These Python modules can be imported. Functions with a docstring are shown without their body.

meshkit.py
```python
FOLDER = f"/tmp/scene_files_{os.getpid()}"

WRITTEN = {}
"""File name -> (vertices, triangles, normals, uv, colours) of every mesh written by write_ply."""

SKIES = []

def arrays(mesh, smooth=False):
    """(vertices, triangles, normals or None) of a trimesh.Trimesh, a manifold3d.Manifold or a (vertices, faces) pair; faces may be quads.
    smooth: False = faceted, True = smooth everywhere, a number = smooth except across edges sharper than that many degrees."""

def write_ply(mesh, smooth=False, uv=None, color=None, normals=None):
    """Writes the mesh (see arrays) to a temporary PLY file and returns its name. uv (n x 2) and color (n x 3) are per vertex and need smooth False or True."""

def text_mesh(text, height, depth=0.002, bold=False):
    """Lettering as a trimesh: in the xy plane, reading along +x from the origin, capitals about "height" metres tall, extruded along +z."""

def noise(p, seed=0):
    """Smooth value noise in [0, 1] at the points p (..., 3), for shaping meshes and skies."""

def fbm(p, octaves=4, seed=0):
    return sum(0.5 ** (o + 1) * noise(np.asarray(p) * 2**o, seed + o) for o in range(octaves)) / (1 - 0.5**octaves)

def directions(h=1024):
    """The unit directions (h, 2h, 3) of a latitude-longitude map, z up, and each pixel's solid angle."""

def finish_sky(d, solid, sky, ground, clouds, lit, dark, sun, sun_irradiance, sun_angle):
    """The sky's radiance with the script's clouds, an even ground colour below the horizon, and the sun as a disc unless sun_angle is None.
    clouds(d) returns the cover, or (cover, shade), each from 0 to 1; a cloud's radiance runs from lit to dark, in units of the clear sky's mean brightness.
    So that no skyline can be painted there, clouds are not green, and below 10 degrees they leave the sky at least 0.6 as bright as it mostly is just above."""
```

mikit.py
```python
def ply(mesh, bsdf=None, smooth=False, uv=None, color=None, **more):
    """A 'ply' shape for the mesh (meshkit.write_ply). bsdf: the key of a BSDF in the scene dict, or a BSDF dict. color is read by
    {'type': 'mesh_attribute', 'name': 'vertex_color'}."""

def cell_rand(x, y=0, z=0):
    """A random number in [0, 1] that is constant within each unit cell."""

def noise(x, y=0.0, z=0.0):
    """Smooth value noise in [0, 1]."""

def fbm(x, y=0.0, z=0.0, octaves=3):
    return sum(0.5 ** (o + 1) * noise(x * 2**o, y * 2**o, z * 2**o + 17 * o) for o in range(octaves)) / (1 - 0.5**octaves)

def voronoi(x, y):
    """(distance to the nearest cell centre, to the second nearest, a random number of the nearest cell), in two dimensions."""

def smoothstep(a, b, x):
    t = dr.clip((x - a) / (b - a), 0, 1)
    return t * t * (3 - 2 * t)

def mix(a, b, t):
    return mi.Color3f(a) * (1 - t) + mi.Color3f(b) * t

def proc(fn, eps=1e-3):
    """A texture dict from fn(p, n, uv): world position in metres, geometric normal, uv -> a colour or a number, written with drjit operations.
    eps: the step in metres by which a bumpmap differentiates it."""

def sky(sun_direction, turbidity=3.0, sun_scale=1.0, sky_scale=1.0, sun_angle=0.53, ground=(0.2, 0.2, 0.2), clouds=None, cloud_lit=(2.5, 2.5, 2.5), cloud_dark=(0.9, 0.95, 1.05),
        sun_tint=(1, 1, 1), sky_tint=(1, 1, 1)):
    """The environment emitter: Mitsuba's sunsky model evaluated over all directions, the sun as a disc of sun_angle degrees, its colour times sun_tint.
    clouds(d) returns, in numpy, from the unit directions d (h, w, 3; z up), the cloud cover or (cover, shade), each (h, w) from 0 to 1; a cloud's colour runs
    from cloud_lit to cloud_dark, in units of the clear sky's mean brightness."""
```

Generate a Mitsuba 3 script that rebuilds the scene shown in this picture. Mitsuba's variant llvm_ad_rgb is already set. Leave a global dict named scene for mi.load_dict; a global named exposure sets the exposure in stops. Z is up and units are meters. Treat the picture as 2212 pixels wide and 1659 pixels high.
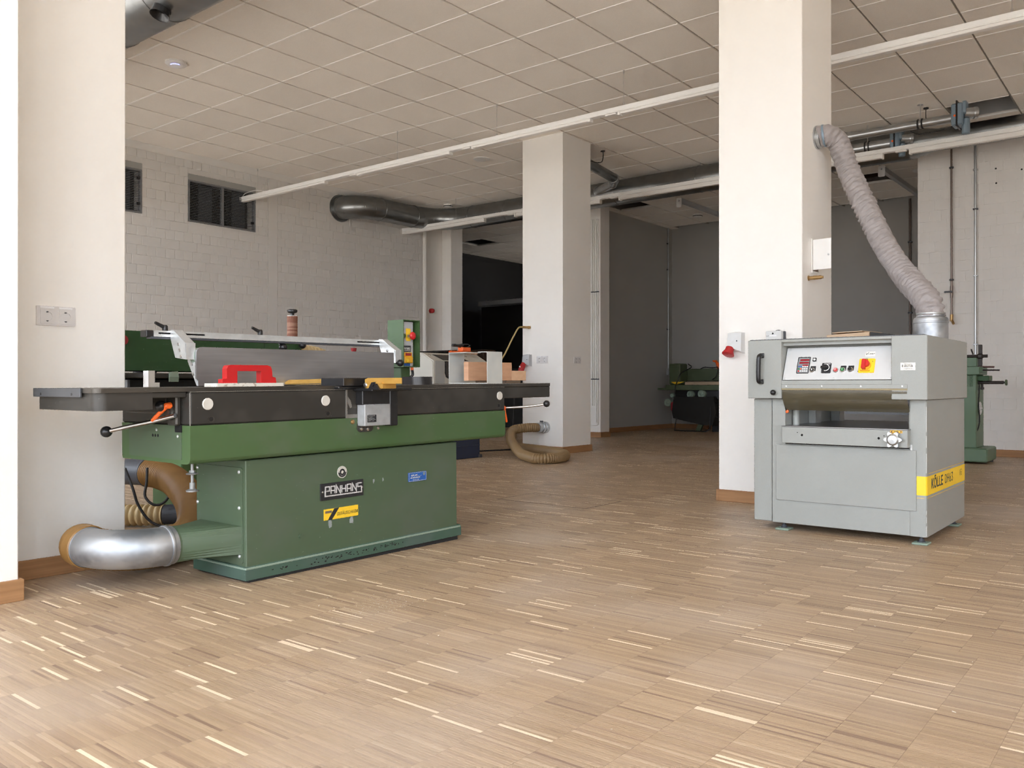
import math, random
import numpy as np, trimesh, manifold3d
import shapely
import shapely.geometry as sg
import drjit as dr
import mitsuba as mi
import mikit, meshkit
from mikit import proc, noise, fbm, cell_rand, smoothstep, mix
T = mi.ScalarTransform4f
rng = random.Random(7)
scene, labels = {}, {}

# ---------------------------------------------------------------- camera, sky, exposure
HC = 0.816                      # camera height; the room's axes are X (along the brick wall) and Y (across)
YAW = math.radians(38.6826)
scene['camera'] = {'type': 'perspective', 'fov': 62.334, 'fov_axis': 'x', 'near_clip': 0.05, 'far_clip': 200.0,
    'principal_point_offset_x': 0.0, 'principal_point_offset_y': 0.0,
    'to_world': T().look_at(origin=[0, 0, HC], target=[math.cos(YAW), math.sin(YAW), HC + 0.002], up=[0, 0, 1])}
def overcast(d):
    n = meshkit.fbm(d * 2.5, 4, 3)
    return np.ones(d.shape[:2]), np.clip(0.55 * n, 0, 1)
scene['sky'] = mikit.sky([-0.55, -0.35, 0.75], turbidity=4.0, sun_scale=0.0, sky_scale=1.0, ground=(0.80, 0.70, 0.58),
    clouds=overcast, cloud_lit=(2.14, 2.30, 2.56), cloud_dark=(1.54, 1.70, 1.98))
exposure = 4.4

# ---------------------------------------------------------------- materials
def rgb(*c): return {'type': 'rgb', 'value': list(c)}
def srgb(r, g, b):
    f = lambda v: v / 12.92 if v <= 0.04045 else ((v + 0.055) / 1.055) ** 2.4
    return tuple(f(v / 255) for v in (r, g, b))
def mat(name, color, rough=0.5, metal=0.0, spec=0.5, bump=None, bscale=1.0, **kw):
    tex = proc(color) if callable(color) else rgb(*color)
    r = proc(rough) if callable(rough) else float(rough)
    b = {'type': 'principled', 'base_color': tex, 'roughness': r, 'metallic': float(metal), 'specular': float(spec), **kw}
    if bump is not None:
        b = {'type': 'bumpmap', 'arbitrary': proc(bump, 2e-3), 'scale': float(bscale), 'bsdf': b}
    scene[name] = {'type': 'twosided', 'bsdf': b}
def wear(base, lo, hi, scale=6.0, amount=1.0):
    """paint of the colour base with soft blotches between the colours lo and hi"""
    def fn(p, n, uv):
        a = fbm(p.x * scale, p.y * scale, p.z * scale, 4)
        b = fbm(p.x * scale * 0.31 + 9, p.y * scale * 0.31, p.z * scale * 0.31, 3)
        c = mix(base, lo, smoothstep(0.5, 0.75, a) * amount)
        return mix(c, hi, smoothstep(0.52, 0.75, b) * amount)
    return fn
def plaster(c):
    def fn(p, n, uv):
        a = fbm(p.x * 1.7, p.y * 1.7, p.z * 1.7, 4)
        return mi.Color3f(c) * (0.97 + 0.06 * a)
    return fn
mat('plaster', plaster((0.80, 0.778, 0.735)), 0.75, spec=0.3)
mat('brick_paint', plaster((0.68, 0.655, 0.62)), 0.6, spec=0.35)
mat('joint_paint', (0.66, 0.636, 0.60), 0.7, spec=0.3)
mat('alcove_grey', plaster((0.42, 0.41, 0.385)), 0.75, spec=0.3)  # assumed grey, set darker than the room's plaster to keep the alcove dim
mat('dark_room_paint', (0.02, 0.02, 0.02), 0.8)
def tile_c(p, n, uv):
    a = noise(p.x * 260, p.y * 260, 1.0)
    b = cell_rand(dr.floor((p.x - 0.1626) / 0.625), dr.floor((p.y - 0.2146) / 0.625), 4)
    return mi.Color3f(0.80, 0.75, 0.68) * (0.92 + 0.06 * a + 0.06 * b)
mat('ceiling_tile', tile_c, 0.9, spec=0.1)
mat('grid_paint', (0.88, 0.86, 0.82), 0.45)
mat('joint_grey', (0.30, 0.28, 0.25), 0.8)
mat('void_dark', (0.10, 0.07, 0.045), 0.9)
# industrial parquet: lamellae 10 mm wide and 161 mm long, lying along Y
SW, SL, SY0 = 0.0100, 0.1613, 1.3035
def strip_row(x, y):
    """numpy twin of the rule in parquet(): the lamella's column, and its row with the panel's offset"""
    col = np.floor(x / SW)
    return col
def parquet(p, n, uv):
    col = dr.floor(p.x / SW)
    panel = dr.floor(p.x / (SW * 24))
    off = dr.select(cell_rand(panel, 5, 2) > 0.72, cell_rand(panel, 1, 3), 0.0)
    v = (p.y - SY0) / SL + off
    row = dr.floor(v)
    r = cell_rand(col, row, 1)
    r2 = cell_rand(col, row, 2)
    blk = cell_rand(panel, row, 7)
    g = fbm(p.x * 420, p.y * 9 + r * 50, r2 * 20, 3)
    g2 = fbm(p.x * 60, p.y * 3 + r * 90, r * 30, 2)
    c = mix((0.300, 0.211, 0.131), (0.378, 0.273, 0.176), r2)
    c = mix(c, (0.285, 0.196, 0.132), smoothstep(0.42, 0.75, g2) * 0.75)
    c = mix(c, (0.185, 0.118, 0.080), dr.select(r < 0.075, 0.75, 0.0) * smoothstep(0.30, 0.65, g2))
    c = mix(c, (0.70, 0.57, 0.41), dr.select(r > 0.972, 0.85, 0.0))
    c = mix(c, (0.50, 0.385, 0.270), dr.select((r > 0.935) & (r <= 0.972), 0.45, 0.0))
    c = c * (0.95 + 0.10 * blk) * (0.90 + 0.20 * g)
    fx = p.x / SW - col
    fy = v - row
    seam = dr.maximum(1 - smoothstep(0.0, 0.05, dr.minimum(fx, 1 - fx)), 1 - smoothstep(0.0, 0.006, dr.minimum(fy, 1 - fy)))
    c = c * (1 - 0.12 * seam)
    dust = smoothstep(0.52, 0.80, fbm(p.x * 1.1 + 3, p.y * 1.1, 2.0, 4))
    return mix(c, (0.44, 0.37, 0.31), dust * 0.35)
mat('parquet', parquet, 0.42, spec=0.32)
def wood(a, b, sx, sy, sz):
    def fn(p, n, uv):
        w = fbm(p.x * sx, p.y * sy, p.z * sz, 4)
        return mix(a, b, w)
    return fn
mat('oak_skirting', wood((0.27, 0.135, 0.058), (0.40, 0.22, 0.105), 3, 3, 90), 0.45, spec=0.3)
mat('galvanised', lambda p, n, uv: mix((0.40, 0.42, 0.43), (0.62, 0.64, 0.65), fbm(p.x * 14, p.y * 14, p.z * 14, 3)), 0.34, metal=0.9)
mat('duct_steel', lambda p, n, uv: mix((0.22, 0.23, 0.23), (0.34, 0.35, 0.35), fbm(p.x * 9, p.y * 9, p.z * 9, 3)), 0.30, metal=0.95)
mat('steel', (0.62, 0.62, 0.62), 0.25, metal=0.95)
mat('chrome', (0.66, 0.66, 0.66), 0.10, metal=1.0)
mat('white_enamel', (0.80, 0.80, 0.78), 0.35)
mat('white_plastic', (0.78, 0.77, 0.74), 0.35)
mat('grey_plastic', (0.42, 0.43, 0.44), 0.4)
mat('black_plastic', (0.012, 0.012, 0.013), 0.3)
mat('rubber', (0.02, 0.02, 0.02), 0.7)
mat('red_plastic', (0.55, 0.02, 0.02), 0.35)
mat('dark_red', (0.28, 0.02, 0.025), 0.4)
mat('orange_plastic', (0.85, 0.14, 0.02), 0.4)
mat('yellow', (0.85, 0.55, 0.03), 0.45)
mat('blue_label', (0.02, 0.10, 0.36), 0.4)
mat('pipe_copper', (0.20, 0.16, 0.14), 0.35, metal=.8)
mat('brass', (0.42, 0.27, 0.12), 0.38, metal=0.85)
mat('anthracite', (0.055, 0.06, 0.07), 0.45)
mat('black_void', (0.004, 0.004, 0.004), 0.9)

# ---------------------------------------------------------------- helpers
def put(key, mesh, m, smooth=30, label=None, cat=None, group=None, kind=None, **more):
    k, i = key, 0
    while k in scene:
        i += 1
        k = '%s_%03d' % (key, i)
    scene[k] = dict(mesh) if isinstance(mesh, dict) else mikit.ply(mesh, m, smooth=smooth, **more)
    if isinstance(mesh, dict): scene[k].update(more)
    tag(k, label, cat, group, kind)
    return k
def tag(k, label=None, cat=None, group=None, kind=None):
    d = {n: v for n, v in (('label', label), ('category', cat), ('group', group), ('kind', kind)) if v}
    if d: labels[k] = {**labels.get(k, {}), **d}
_things = set()
def thing(name, label=None, cat=None, group=None, kind=None):
    k, i = name, 0
    while k in _things or k in scene:
        i += 1
        k = '%s_%03d' % (name, i)
    _things.add(k)
    tag(k, label, cat, group, kind)
    return k
def mesh_of(v, f): return trimesh.Trimesh(np.asarray(v, float), np.asarray(f), process=False)
def cat_(*ms): return trimesh.util.concatenate([m for m in ms if m is not None])
def hull(pts): 
    m = manifold3d.Manifold.hull_points(np.asarray(pts, float)).to_mesh()
    return mesh_of(m.vert_properties[:, :3], m.tri_verts)
def bx(x0, x1, y0, y1, z0, z1, b=0.0):
    """box, with its edges chamfered by b"""
    x0, x1 = min(x0, x1), max(x0, x1); y0, y1 = min(y0, y1), max(y0, y1); z0, z1 = min(z0, z1), max(z0, z1)
    if b <= 0:
        m = trimesh.creation.box((x1 - x0, y1 - y0, z1 - z0)); m.apply_translation(((x0 + x1) / 2, (y0 + y1) / 2, (z0 + z1) / 2))
        return m
    b = min(b, (x1 - x0) / 2.01, (y1 - y0) / 2.01, (z1 - z0) / 2.01)
    pts = []
    for x, sx in ((x0, 1), (x1, -1)):
        for y, sy in ((y0, 1), (y1, -1)):
            for z, sz in ((z0, 1), (z1, -1)):
                pts += [(x + sx * b, y + sy * b, z), (x + sx * b, y, z + sz * b), (x, y + sy * b, z + sz * b)]
    return hull(pts)
def frame_of(d):
    d = np.asarray(d, float); d = d / np.linalg.norm(d)
    a = np.array([0, 0, 1.0]) if abs(d[2]) < 0.9 else np.array([1.0, 0, 0])
    x = np.cross(a, d); x /= np.linalg.norm(x)
    return x, np.cross(d, x), d
def lathe(p0, d, prof, n=32):
    """turned body: prof is a list of (radius, distance along d) from the point p0"""
    x, y, d = frame_of(d)
    a = np.arange(n) * 2 * np.pi / n
    ring = np.cos(a)[:, None] * x + np.sin(a)[:, None] * y
    V = np.vstack([np.asarray(p0) + ring * max(r, 1e-5) + d * h for r, h in prof])
    F = []
    for k in range(len(prof) - 1):
        for i in range(n):
            j = (i + 1) % n
            F += [(k * n + i, k * n + j, (k + 1) * n + j), (k * n + i, (k + 1) * n + j, (k + 1) * n + i)]
    m = mesh_of(V, F)
    return m
def cyl(p0, p1, r, n=24, b=0.0):
    p0, p1 = np.asarray(p0, float), np.asarray(p1, float)
    L = np.linalg.norm(p1 - p0)
    prof = [(0, 0), (r, 0), (r, L), (0, L)] if b <= 0 else [(0, 0), (r - b, 0), (r, b), (r, L - b), (r - b, L), (0, L)]
    return lathe(p0, p1 - p0, prof, n)
def ball(c, r, n=20):
    c = np.asarray(c, float)
    return lathe(c - [0, 0, r], (0, 0, 1), [(r * math.sin(t), r - r * math.cos(t)) for t in np.linspace(0, math.pi, n // 2 + 3)], n)
def spline(pts, n=60):
    """Catmull-Rom curve through the points, resampled evenly"""
    P = np.asarray(pts, float)
    P = np.vstack([2 * P[0] - P[1], P, 2 * P[-1] - P[-2]])
    out = []
    for i in range(1, len(P) - 2):
        for t in np.linspace(0, 1, 24, endpoint=False):
            a, b, c, d = P[i - 1], P[i], P[i + 1], P[i + 2]
            out.append(0.5 * (2 * b + (c - a) * t + (2 * a - 5 * b + 4 * c - d) * t * t + (3 * b - a - 3 * c + d) * t ** 3))
    out.append(P[-2]); out = np.array(out)
    s = np.r_[0, np.cumsum(np.linalg.norm(np.diff(out, axis=0), axis=1))]
    u = np.linspace(0, s[-1], n)
    return np.stack([np.interp(u, s, out[:, k]) for k in range(3)], 1)
def tube(path, r, n=16, cap=True, fn=None):
    """sweep along a path; r a number or one per point; fn(angle, k) scales the radius"""
    P = np.asarray(path, float); K = len(P)
    R = np.broadcast_to(np.asarray(r, float), (K,))
    t = np.gradient(P, axis=0); t /= np.linalg.norm(t, axis=1, keepdims=True) + 1e-12
    x, _, _ = frame_of(t[0])
    a = np.arange(n) * 2 * np.pi / n
    V = []
    for k in range(K):
        x = x - t[k] * (x @ t[k]); x /= np.linalg.norm(x); y = np.cross(t[k], x)
        rr = R[k] * (fn(a, k) if fn else np.ones(n))
        V.append(P[k] + (np.cos(a) * rr)[:, None] * x + (np.sin(a) * rr)[:, None] * y)
    V = np.vstack(V)
    k, i = np.meshgrid(np.arange(K - 1), np.arange(n), indexing='ij'); j = (i + 1) % n
    k, i, j = k.ravel(), i.ravel(), j.ravel()
    F = np.vstack([np.stack([k * n + i, k * n + j, (k + 1) * n + j], 1), np.stack([k * n + i, (k + 1) * n + j, (k + 1) * n + i], 1)])
    if cap:
        c = len(V); V = np.vstack([V, P[:1], P[-1:]]); ii = np.arange(n); jj = (ii + 1) % n
        F = np.vstack([F, np.stack([jj, ii, ii * 0 + c], 1), np.stack([(K - 1) * n + ii, (K - 1) * n + jj, ii * 0 + c + 1], 1)])
    return mesh_of(V, F)
def ribbed(pts, r, pitch, depth, n=20, per=4, soft=False):
    """corrugated hose through the points"""
    c = spline(pts, 400); L = np.linalg.norm(np.diff(c, axis=0), axis=1).sum()
    K = max(8, int(L / pitch) * per)
    c = spline(pts, K)
    ph = np.arange(K) % per
    R = r + depth * (2 * np.abs(np.cos(np.pi * ph / per)) - 1.2)
    return tube(c, R, n)
def prism(poly, axis, a, b):
    """polygon in the two other axes (in order) extruded along axis from a to b"""
    m = trimesh.creation.extrude_polygon(poly if hasattr(poly, 'exterior') else sg.Polygon(poly), b - a, engine='earcut')
    v = m.vertices.copy(); v[:, 2] += a
    o = {'z': [0, 1, 2], 'x': [2, 0, 1], 'y': [0, 2, 1]}[axis]
    w = v[:, o]
    f = m.faces if axis != 'y' else m.faces[:, ::-1]
    return mesh_of(w, f)
def rrect(x0, x1, y0, y1, r, n=6):
    return sg.box(x0 + r, y0 + r, x1 - r, y1 - r).buffer(r, quad_segs=n)
def xf(m, M):
    m = m.copy(); m.apply_transform(M); return m
def place_text(text, h, origin, right, up, depth=0.0006, bold=False, width=None):
    """lettering on a surface: origin is the lower left corner, right and up its directions"""
    m = meshkit.text_mesh(text, h, depth, bold)
    right, up = np.asarray(right, float), np.asarray(up, float)
    nrm = np.cross(right, up)
    v = m.vertices.copy()
    if width: v[:, 0] *= width / v[:, 0].max()
    return mesh_of(np.asarray(origin) + v[:, :1] * right + v[:, 1:2] * up + v[:, 2:] * nrm, m.faces)
# ---------------------------------------------------------------- the setting: floor, ceiling, walls, pillars
ZC = 3.854
GX, GY, GP = 0.1626, 0.2146, 0.625
XW, XF = -0.9, 1.0                 # window walls behind and beside the camera
FX0, FX1, FY0, FY1 = 0.55, 4.60, 0.10, 3.45      # floor area whose lamellae are built one by one
def floor_mesh():
    x = [-1.2, FX0, FX1, 17.2]; y = [-6.3, FY0, FY1, 13.2]
    out = []
    for i in range(3):
        for j in range(3):
            out.append(bx(x[i], x[i + 1], y[j], y[j + 1], -0.12, -0.005 if (i, j) == (1, 1) else 0.0))
    return cat_(*out)
put('floor', floor_mesh(), 'parquet', False, kind='structure', label='light oak industrial parquet floor of narrow lamellae')
def strip_list():
    out = []
    c0, c1 = int(FX0 / SW + 0.5), int(FX1 / SW + 0.5)
    def crand(x, y, z):
        M = 0xFFFFFFFF
        X, Y, Z = (int(math.floor(v)) + 1000000 & M for v in (x, y, z))
        h = (X * 374761393 + Y * 668265263 + Z * 2147483647) & M
        h = ((h ^ (h >> 13)) * 1274126177) & M
        return ((h ^ (h >> 16)) & 0xFFFFFF) / 16777215.0
    for c in range(c0, c1):
        panel = math.floor((c + 0.5) / 24)
        off = crand(panel, 1, 3) if crand(panel, 5, 2) > 0.72 else 0.0
        r0 = math.floor((FY0 - SY0) / SL + off); r1 = math.ceil((FY1 - SY0) / SL + off)
        for r in range(r0, r1):
            ya, yb = (r - off) * SL + SY0, (r + 1 - off) * SL + SY0
            ya, yb = max(ya, FY0), min(yb, FY1)
            if yb - ya < 0.004: continue
            out.append((c * SW, (c + 1) * SW, ya, yb))
    return out
def strip_mesh(items):
    """boxes with a chamfered top; bottom faces left out"""
    V, F = [], []
    t = np.array([(0, 0, 0), (1, 0, 0), (1, 1, 0), (0, 1, 0)])
    for n, (xa, xb, ya, yb) in enumerate(items):
        g, e = 0.00012, 0.0005
        h = rng.uniform(-0.00012, 0.00012)
        o = 12 * n
        for z, i in ((-0.006, g), (h - 0.0004, g), (h, g + e)):
            V += [(xa + i, ya + i, z), (xb - i, ya + i, z), (xb - i, yb - i, z), (xa + i, yb - i, z)]
        for k in (0, 4):
            for i in range(4):
                j = (i + 1) % 4
                F += [(o + k + i, o + k + j, o + k + 4 + j), (o + k + i, o + k + 4 + j, o + k + 4 + i)]
        F += [(o + 8, o + 9, o + 10), (o + 8, o + 10, o + 11)]
    return mesh_of(V, F)
def in_view(x, y):
    d = x * math.cos(YAW) + y * math.sin(YAW); s = x * math.sin(YAW) - y * math.cos(YAW)
    return d > 1.72 and abs(s) < d * 0.605 + 0.02, d
strips = strip_list()
near = sorted((in_view((s[0] + s[1]) / 2, (s[2] + s[3]) / 2)[1], s) for s in strips if in_view((s[0] + s[1]) / 2, (s[2] + s[3]) / 2)[0])
near300 = [s for _, s in near[:300]]
chosen = set(near300)
for s in near300: put('floor__lamella', strip_mesh([s]), 'parquet', False)
put('floor__lamellae', strip_mesh([s for s in strips if s not in chosen]), 'parquet', False, kind='stuff')
# floor hatch: four thin joints of its frame
hx0, hx1, hy0, hy1 = 4.69, 5.14, 3.13, 3.89
fh = thing('floor_hatch', 'flush parquet access hatch in the floor right of the green planer', 'floor hatch')
mat('joint_brown', (0.16, 0.11, 0.075), 0.6)
put(fh + '__frame', cat_(bx(hx0 - .003, hx1 + .003, hy0 - .004, hy0 + .004, -.004, .0012), bx(hx0 - .003, hx1 + .003, hy1 - .004, hy1 + .004, -.004, .0012),
    bx(hx0 - .004, hx0 + .004, hy0 - .003, hy1 + .003, -.004, .0012), bx(hx1 - .004, hx1 + .004, hy0 - .003, hy1 + .003, -.004, .0012)), 'joint_brown', False)
put(fh + '__lid', bx(hx0 + .004, hx1 - .004, hy0 + .004, hy1 - .004, -.004, .0008), 'parquet', False)
put(fh + '__lift_point', cyl((5.10, 3.72, -.002), (5.10, 3.72, .002), .012, 16), 'joint_brown', 30)

# ceiling: lay-in tiles with a recessed grid, some tiles missing
missing = set()
def tile_ij(x, y): return math.floor((x - GX) / GP), math.floor((y - GY) / GP)
missing.update([tile_ij(10.4, 1.75), tile_ij(13.4, 11.8), tile_ij(12.65, 7.35), tile_ij(13.0, 3.4)])
YB = 10.53                       # face of the brick wall
XR = 11.12                       # face of the right brick wall
XA = 14.79                       # back wall of the alcove
YA = 7.857                       # side wall of the alcove
put('ceiling', cat_(bx(XW - .3, 17.2, -6.3, 13.4, 4.298, 4.5)), 'void_dark', False, kind='structure', label='suspended ceiling of square mineral tiles')
tb = {}
def tile_mesh(x0, y0, x1, y1):
    gx, gy, e = 0.0074, 0.010, 0.002
    V, F = [], []
    for z, i in ((ZC + .03, 0), (ZC + .002, 0), (ZC, e)):
        V += [(x0 + gx + i, y0 + gy + i, z), (x1 - gx - i, y0 + gy + i, z), (x1 - gx - i, y1 - gy - i, z), (x0 + gx + i, y1 - gy - i, z)]
    for k in (0, 4):
        for i in range(4):
            j = (i + 1) % 4
            F += [(k + i, k + 4 + j, k + j), (k + i, k + 4 + i, k + 4 + j)]
    F += [(8, 10, 9), (8, 11, 10), (0, 1, 2), (0, 2, 3)]
    return mesh_of(V, F)
tiles = []
YT = GY + 16 * GP              # tiles stop at a plaster margin along the brick wall
for i in range(-2, 27):
    for j in range(-10, 21):
        x0, y0 = GX + i * GP, GY + j * GP
        x1, y1 = x0 + GP, y0 + GP
        main = y1 <= YT + .01 and x1 <= XR + 0.9 and (y0 < 3.8 or x0 > 1.2)
        alcove = x0 > XR + 0.4 and x1 < XA + .2 and 2.6 < y0 and y1 < YA + .3
        dark = x0 > XR and y0 > YA - .3
        if not (main or alcove or dark) or (i, j) in missing: continue
        tiles.append((x0, y0, x1, y1))
def seen(x, y):
    d = x * math.cos(YAW) + y * math.sin(YAW); s = x * math.sin(YAW) - y * math.cos(YAW)
    return d > 4.9 and abs(s) < 0.62 * d + .4
vis = sorted([t for t in tiles if seen((t[0] + t[2]) / 2, (t[1] + t[3]) / 2)], key=lambda t: math.hypot(t[0], t[1]))[:300]
vs = set(vis)
base_tile = mikit.ply(tile_mesh(0, 0, GP, GP), 'ceiling_tile')
for t in vis: put('ceiling__tile', base_tile, None, to_world=T().translate([t[0], t[1], 0]))
rest = [t for t in tiles if t not in vs]
put('ceiling__tiles', cat_(*[tile_mesh(*t) for t in rest]), 'ceiling_tile', False, kind='stuff')
put('ceiling__margin', bx(XF, XR, YT, YB + .2, ZC + .002, ZC + .05), 'plaster', False)
runs, joints = [], []
for i in range(-2, 28):
    x = GX + i * GP
    for j in range(-10, 21):
        y0 = GY + j * GP
        if y0 + GP > YT + .01 and x < XR - .1: continue
        if y0 > 3.6 and x < XF: continue
        if x > XR + .35 and y0 < 2.2: continue
        if (i, j) in missing and (i - 1, j) in missing: continue
        runs.append(bx(x - .0072, x + .0072, y0 + .011, y0 + GP - .011, ZC - .0035, ZC + .012))
for j in range(-10, 22):
    y = GY + j * GP
    joints.append(bx(-1 if y < 3.9 else XF, 17, y - .011, y + .011, ZC + .014, ZC + .0349) if y <= YT + .01 else bx(XR + .1, 17, y - .011, y + .011, ZC + .014, ZC + .0349))
put('ceiling__grid_bars', cat_(*runs), 'grid_paint', False, kind='stuff')
put('ceiling__joints', cat_(*joints), 'joint_grey', False, kind='stuff')

def wallbox(name, *b, m='plaster', label=None, **k): return put(name, bx(*b), m, False, kind='structure', label=label)
# brick wall at the back left, with two window openings
WZ0, WZ1 = 3.03, 3.675
W1, W2 = (4.475, 5.525), (6.17, 7.22)
def brick_back():
    out = [bx(XF - .3, W1[0], YB + .004, YB + .3, 0, 4.3), bx(W1[1], W2[0], YB + .004, YB + .3, 0, 4.3), bx(W2[1], 10.66, YB + .004, YB + .3, 0, 4.3)]
    for w in (W1, W2): out += [bx(w[0], w[1], YB + .004, YB + .3, 0, WZ0), bx(w[0], w[1], YB + .004, YB + .3, WZ1, 4.3)]
    return cat_(*out)
put('wall_back', brick_back(), 'joint_paint', False, kind='structure', label='white painted brick wall with two high louvred windows')
def brick_unit(L, H, D, e=0.003, ez=0.0006):
    V, F = [], []
    for d, i in ((0.0, 0), (-(D - e), 0), (-D, e)):
        j_ = ez if i else 0
        V += [(i, d, j_), (L - i, d, j_), (L - i, d, H - j_), (i, d, H - j_)]
    for k in (0, 4):
        for i in range(4):
            j = (i + 1) % 4
            F += [(k + i, k + j, k + 4 + j), (k + i, k + 4 + j, k + 4 + i)]
    F += [(8, 9, 10), (8, 10, 11)]
    return mesh_of(V, F)
CH, BL = 0.125, 0.26
def brick_rects(x0, x1, z0, z1, holes=(), bands=()):
    out = []
    r = 0
    z = z0
    while z < z1 - .02:
        h = min(CH, z1 - z)
        head = r % 2 == 0
        step = BL / 2 if head else BL
        off = (0.0 if head else BL / 4) + (0.5 * BL if (r // 2) % 2 and not head else 0)
        x = math.floor((x0 - off) / step) * step + off
        while x < x1:
            a, b = max(x, x0), min(x + step, x1)
            segs = [(a, b)]
            for (ha, hb, hz0, hz1) in holes:
                if z + h > hz0 + .01 and z < hz1 - .01:
                    n = []
                    for s in segs:
                        if s[1] <= ha or s[0] >= hb: n.append(s)
                        else:
                            if s[0] < ha: n.append((s[0], ha))
                            if s[1] > hb: n.append((hb, s[1]))
                    segs = n
            out += [(s[0], s[1], z, z + h) for s in segs if s[1] - s[0] > .03]
            x += step
        r += 1; z += CH
    return out
JT = 0.0065
bricks = brick_rects(4.0, 7.44, 0.0, 3.85, [(*W1, WZ0, WZ1), (*W2, WZ0, WZ1)]) + brick_rects(7.60, 10.62, 0.0, 3.85, [(8.58, 8.98, 3.42, 3.83)])
bricks = [b for b in bricks if b[3] > 0.70]
bricks.sort(key=lambda b: (b[2] < 0.85, math.hypot(b[0], YB) + 0.3 * abs(b[2] - 2.2)))
plys = {}
def brick_ply(L, H, D=.008):
    k = (round(L, 3), round(H, 3), D)
    if k not in plys: plys[k] = mikit.ply(brick_unit(k[0] - JT, k[1] - .0012, D), 'brick_paint')
    return plys[k]
for b in bricks[:300]:
    put('wall_back__brick', brick_ply(b[1] - b[0], b[3] - b[2]), None, to_world=T().translate([b[0], YB + .004 + rng.uniform(-.0004, .0004), b[2]]))
more_b = []
for b in bricks[300:]:
    m = brick_unit(b[1] - b[0] - JT, b[3] - b[2] - .0012, .008); m.apply_translation((b[0], YB + .004 + rng.uniform(-.0004, .0004), b[2])); more_b.append(m)
put('wall_back__bricks', cat_(*more_b), 'brick_paint', False, kind='stuff')
put('wall_back__pilaster_strip', bx(7.44, 7.596, YB - .006, YB + .02, 0, 3.85), 'brick_paint', False)
put('trim_1', cyl((10.69, YB + .01, 0), (10.69, YB + .01, 3.85), .045, 20), 'plaster', 30, kind='structure')
wallbox('wall_corner', 10.66, 11.22, YB + .06, YB + .36, 0, 4.3)
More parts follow.
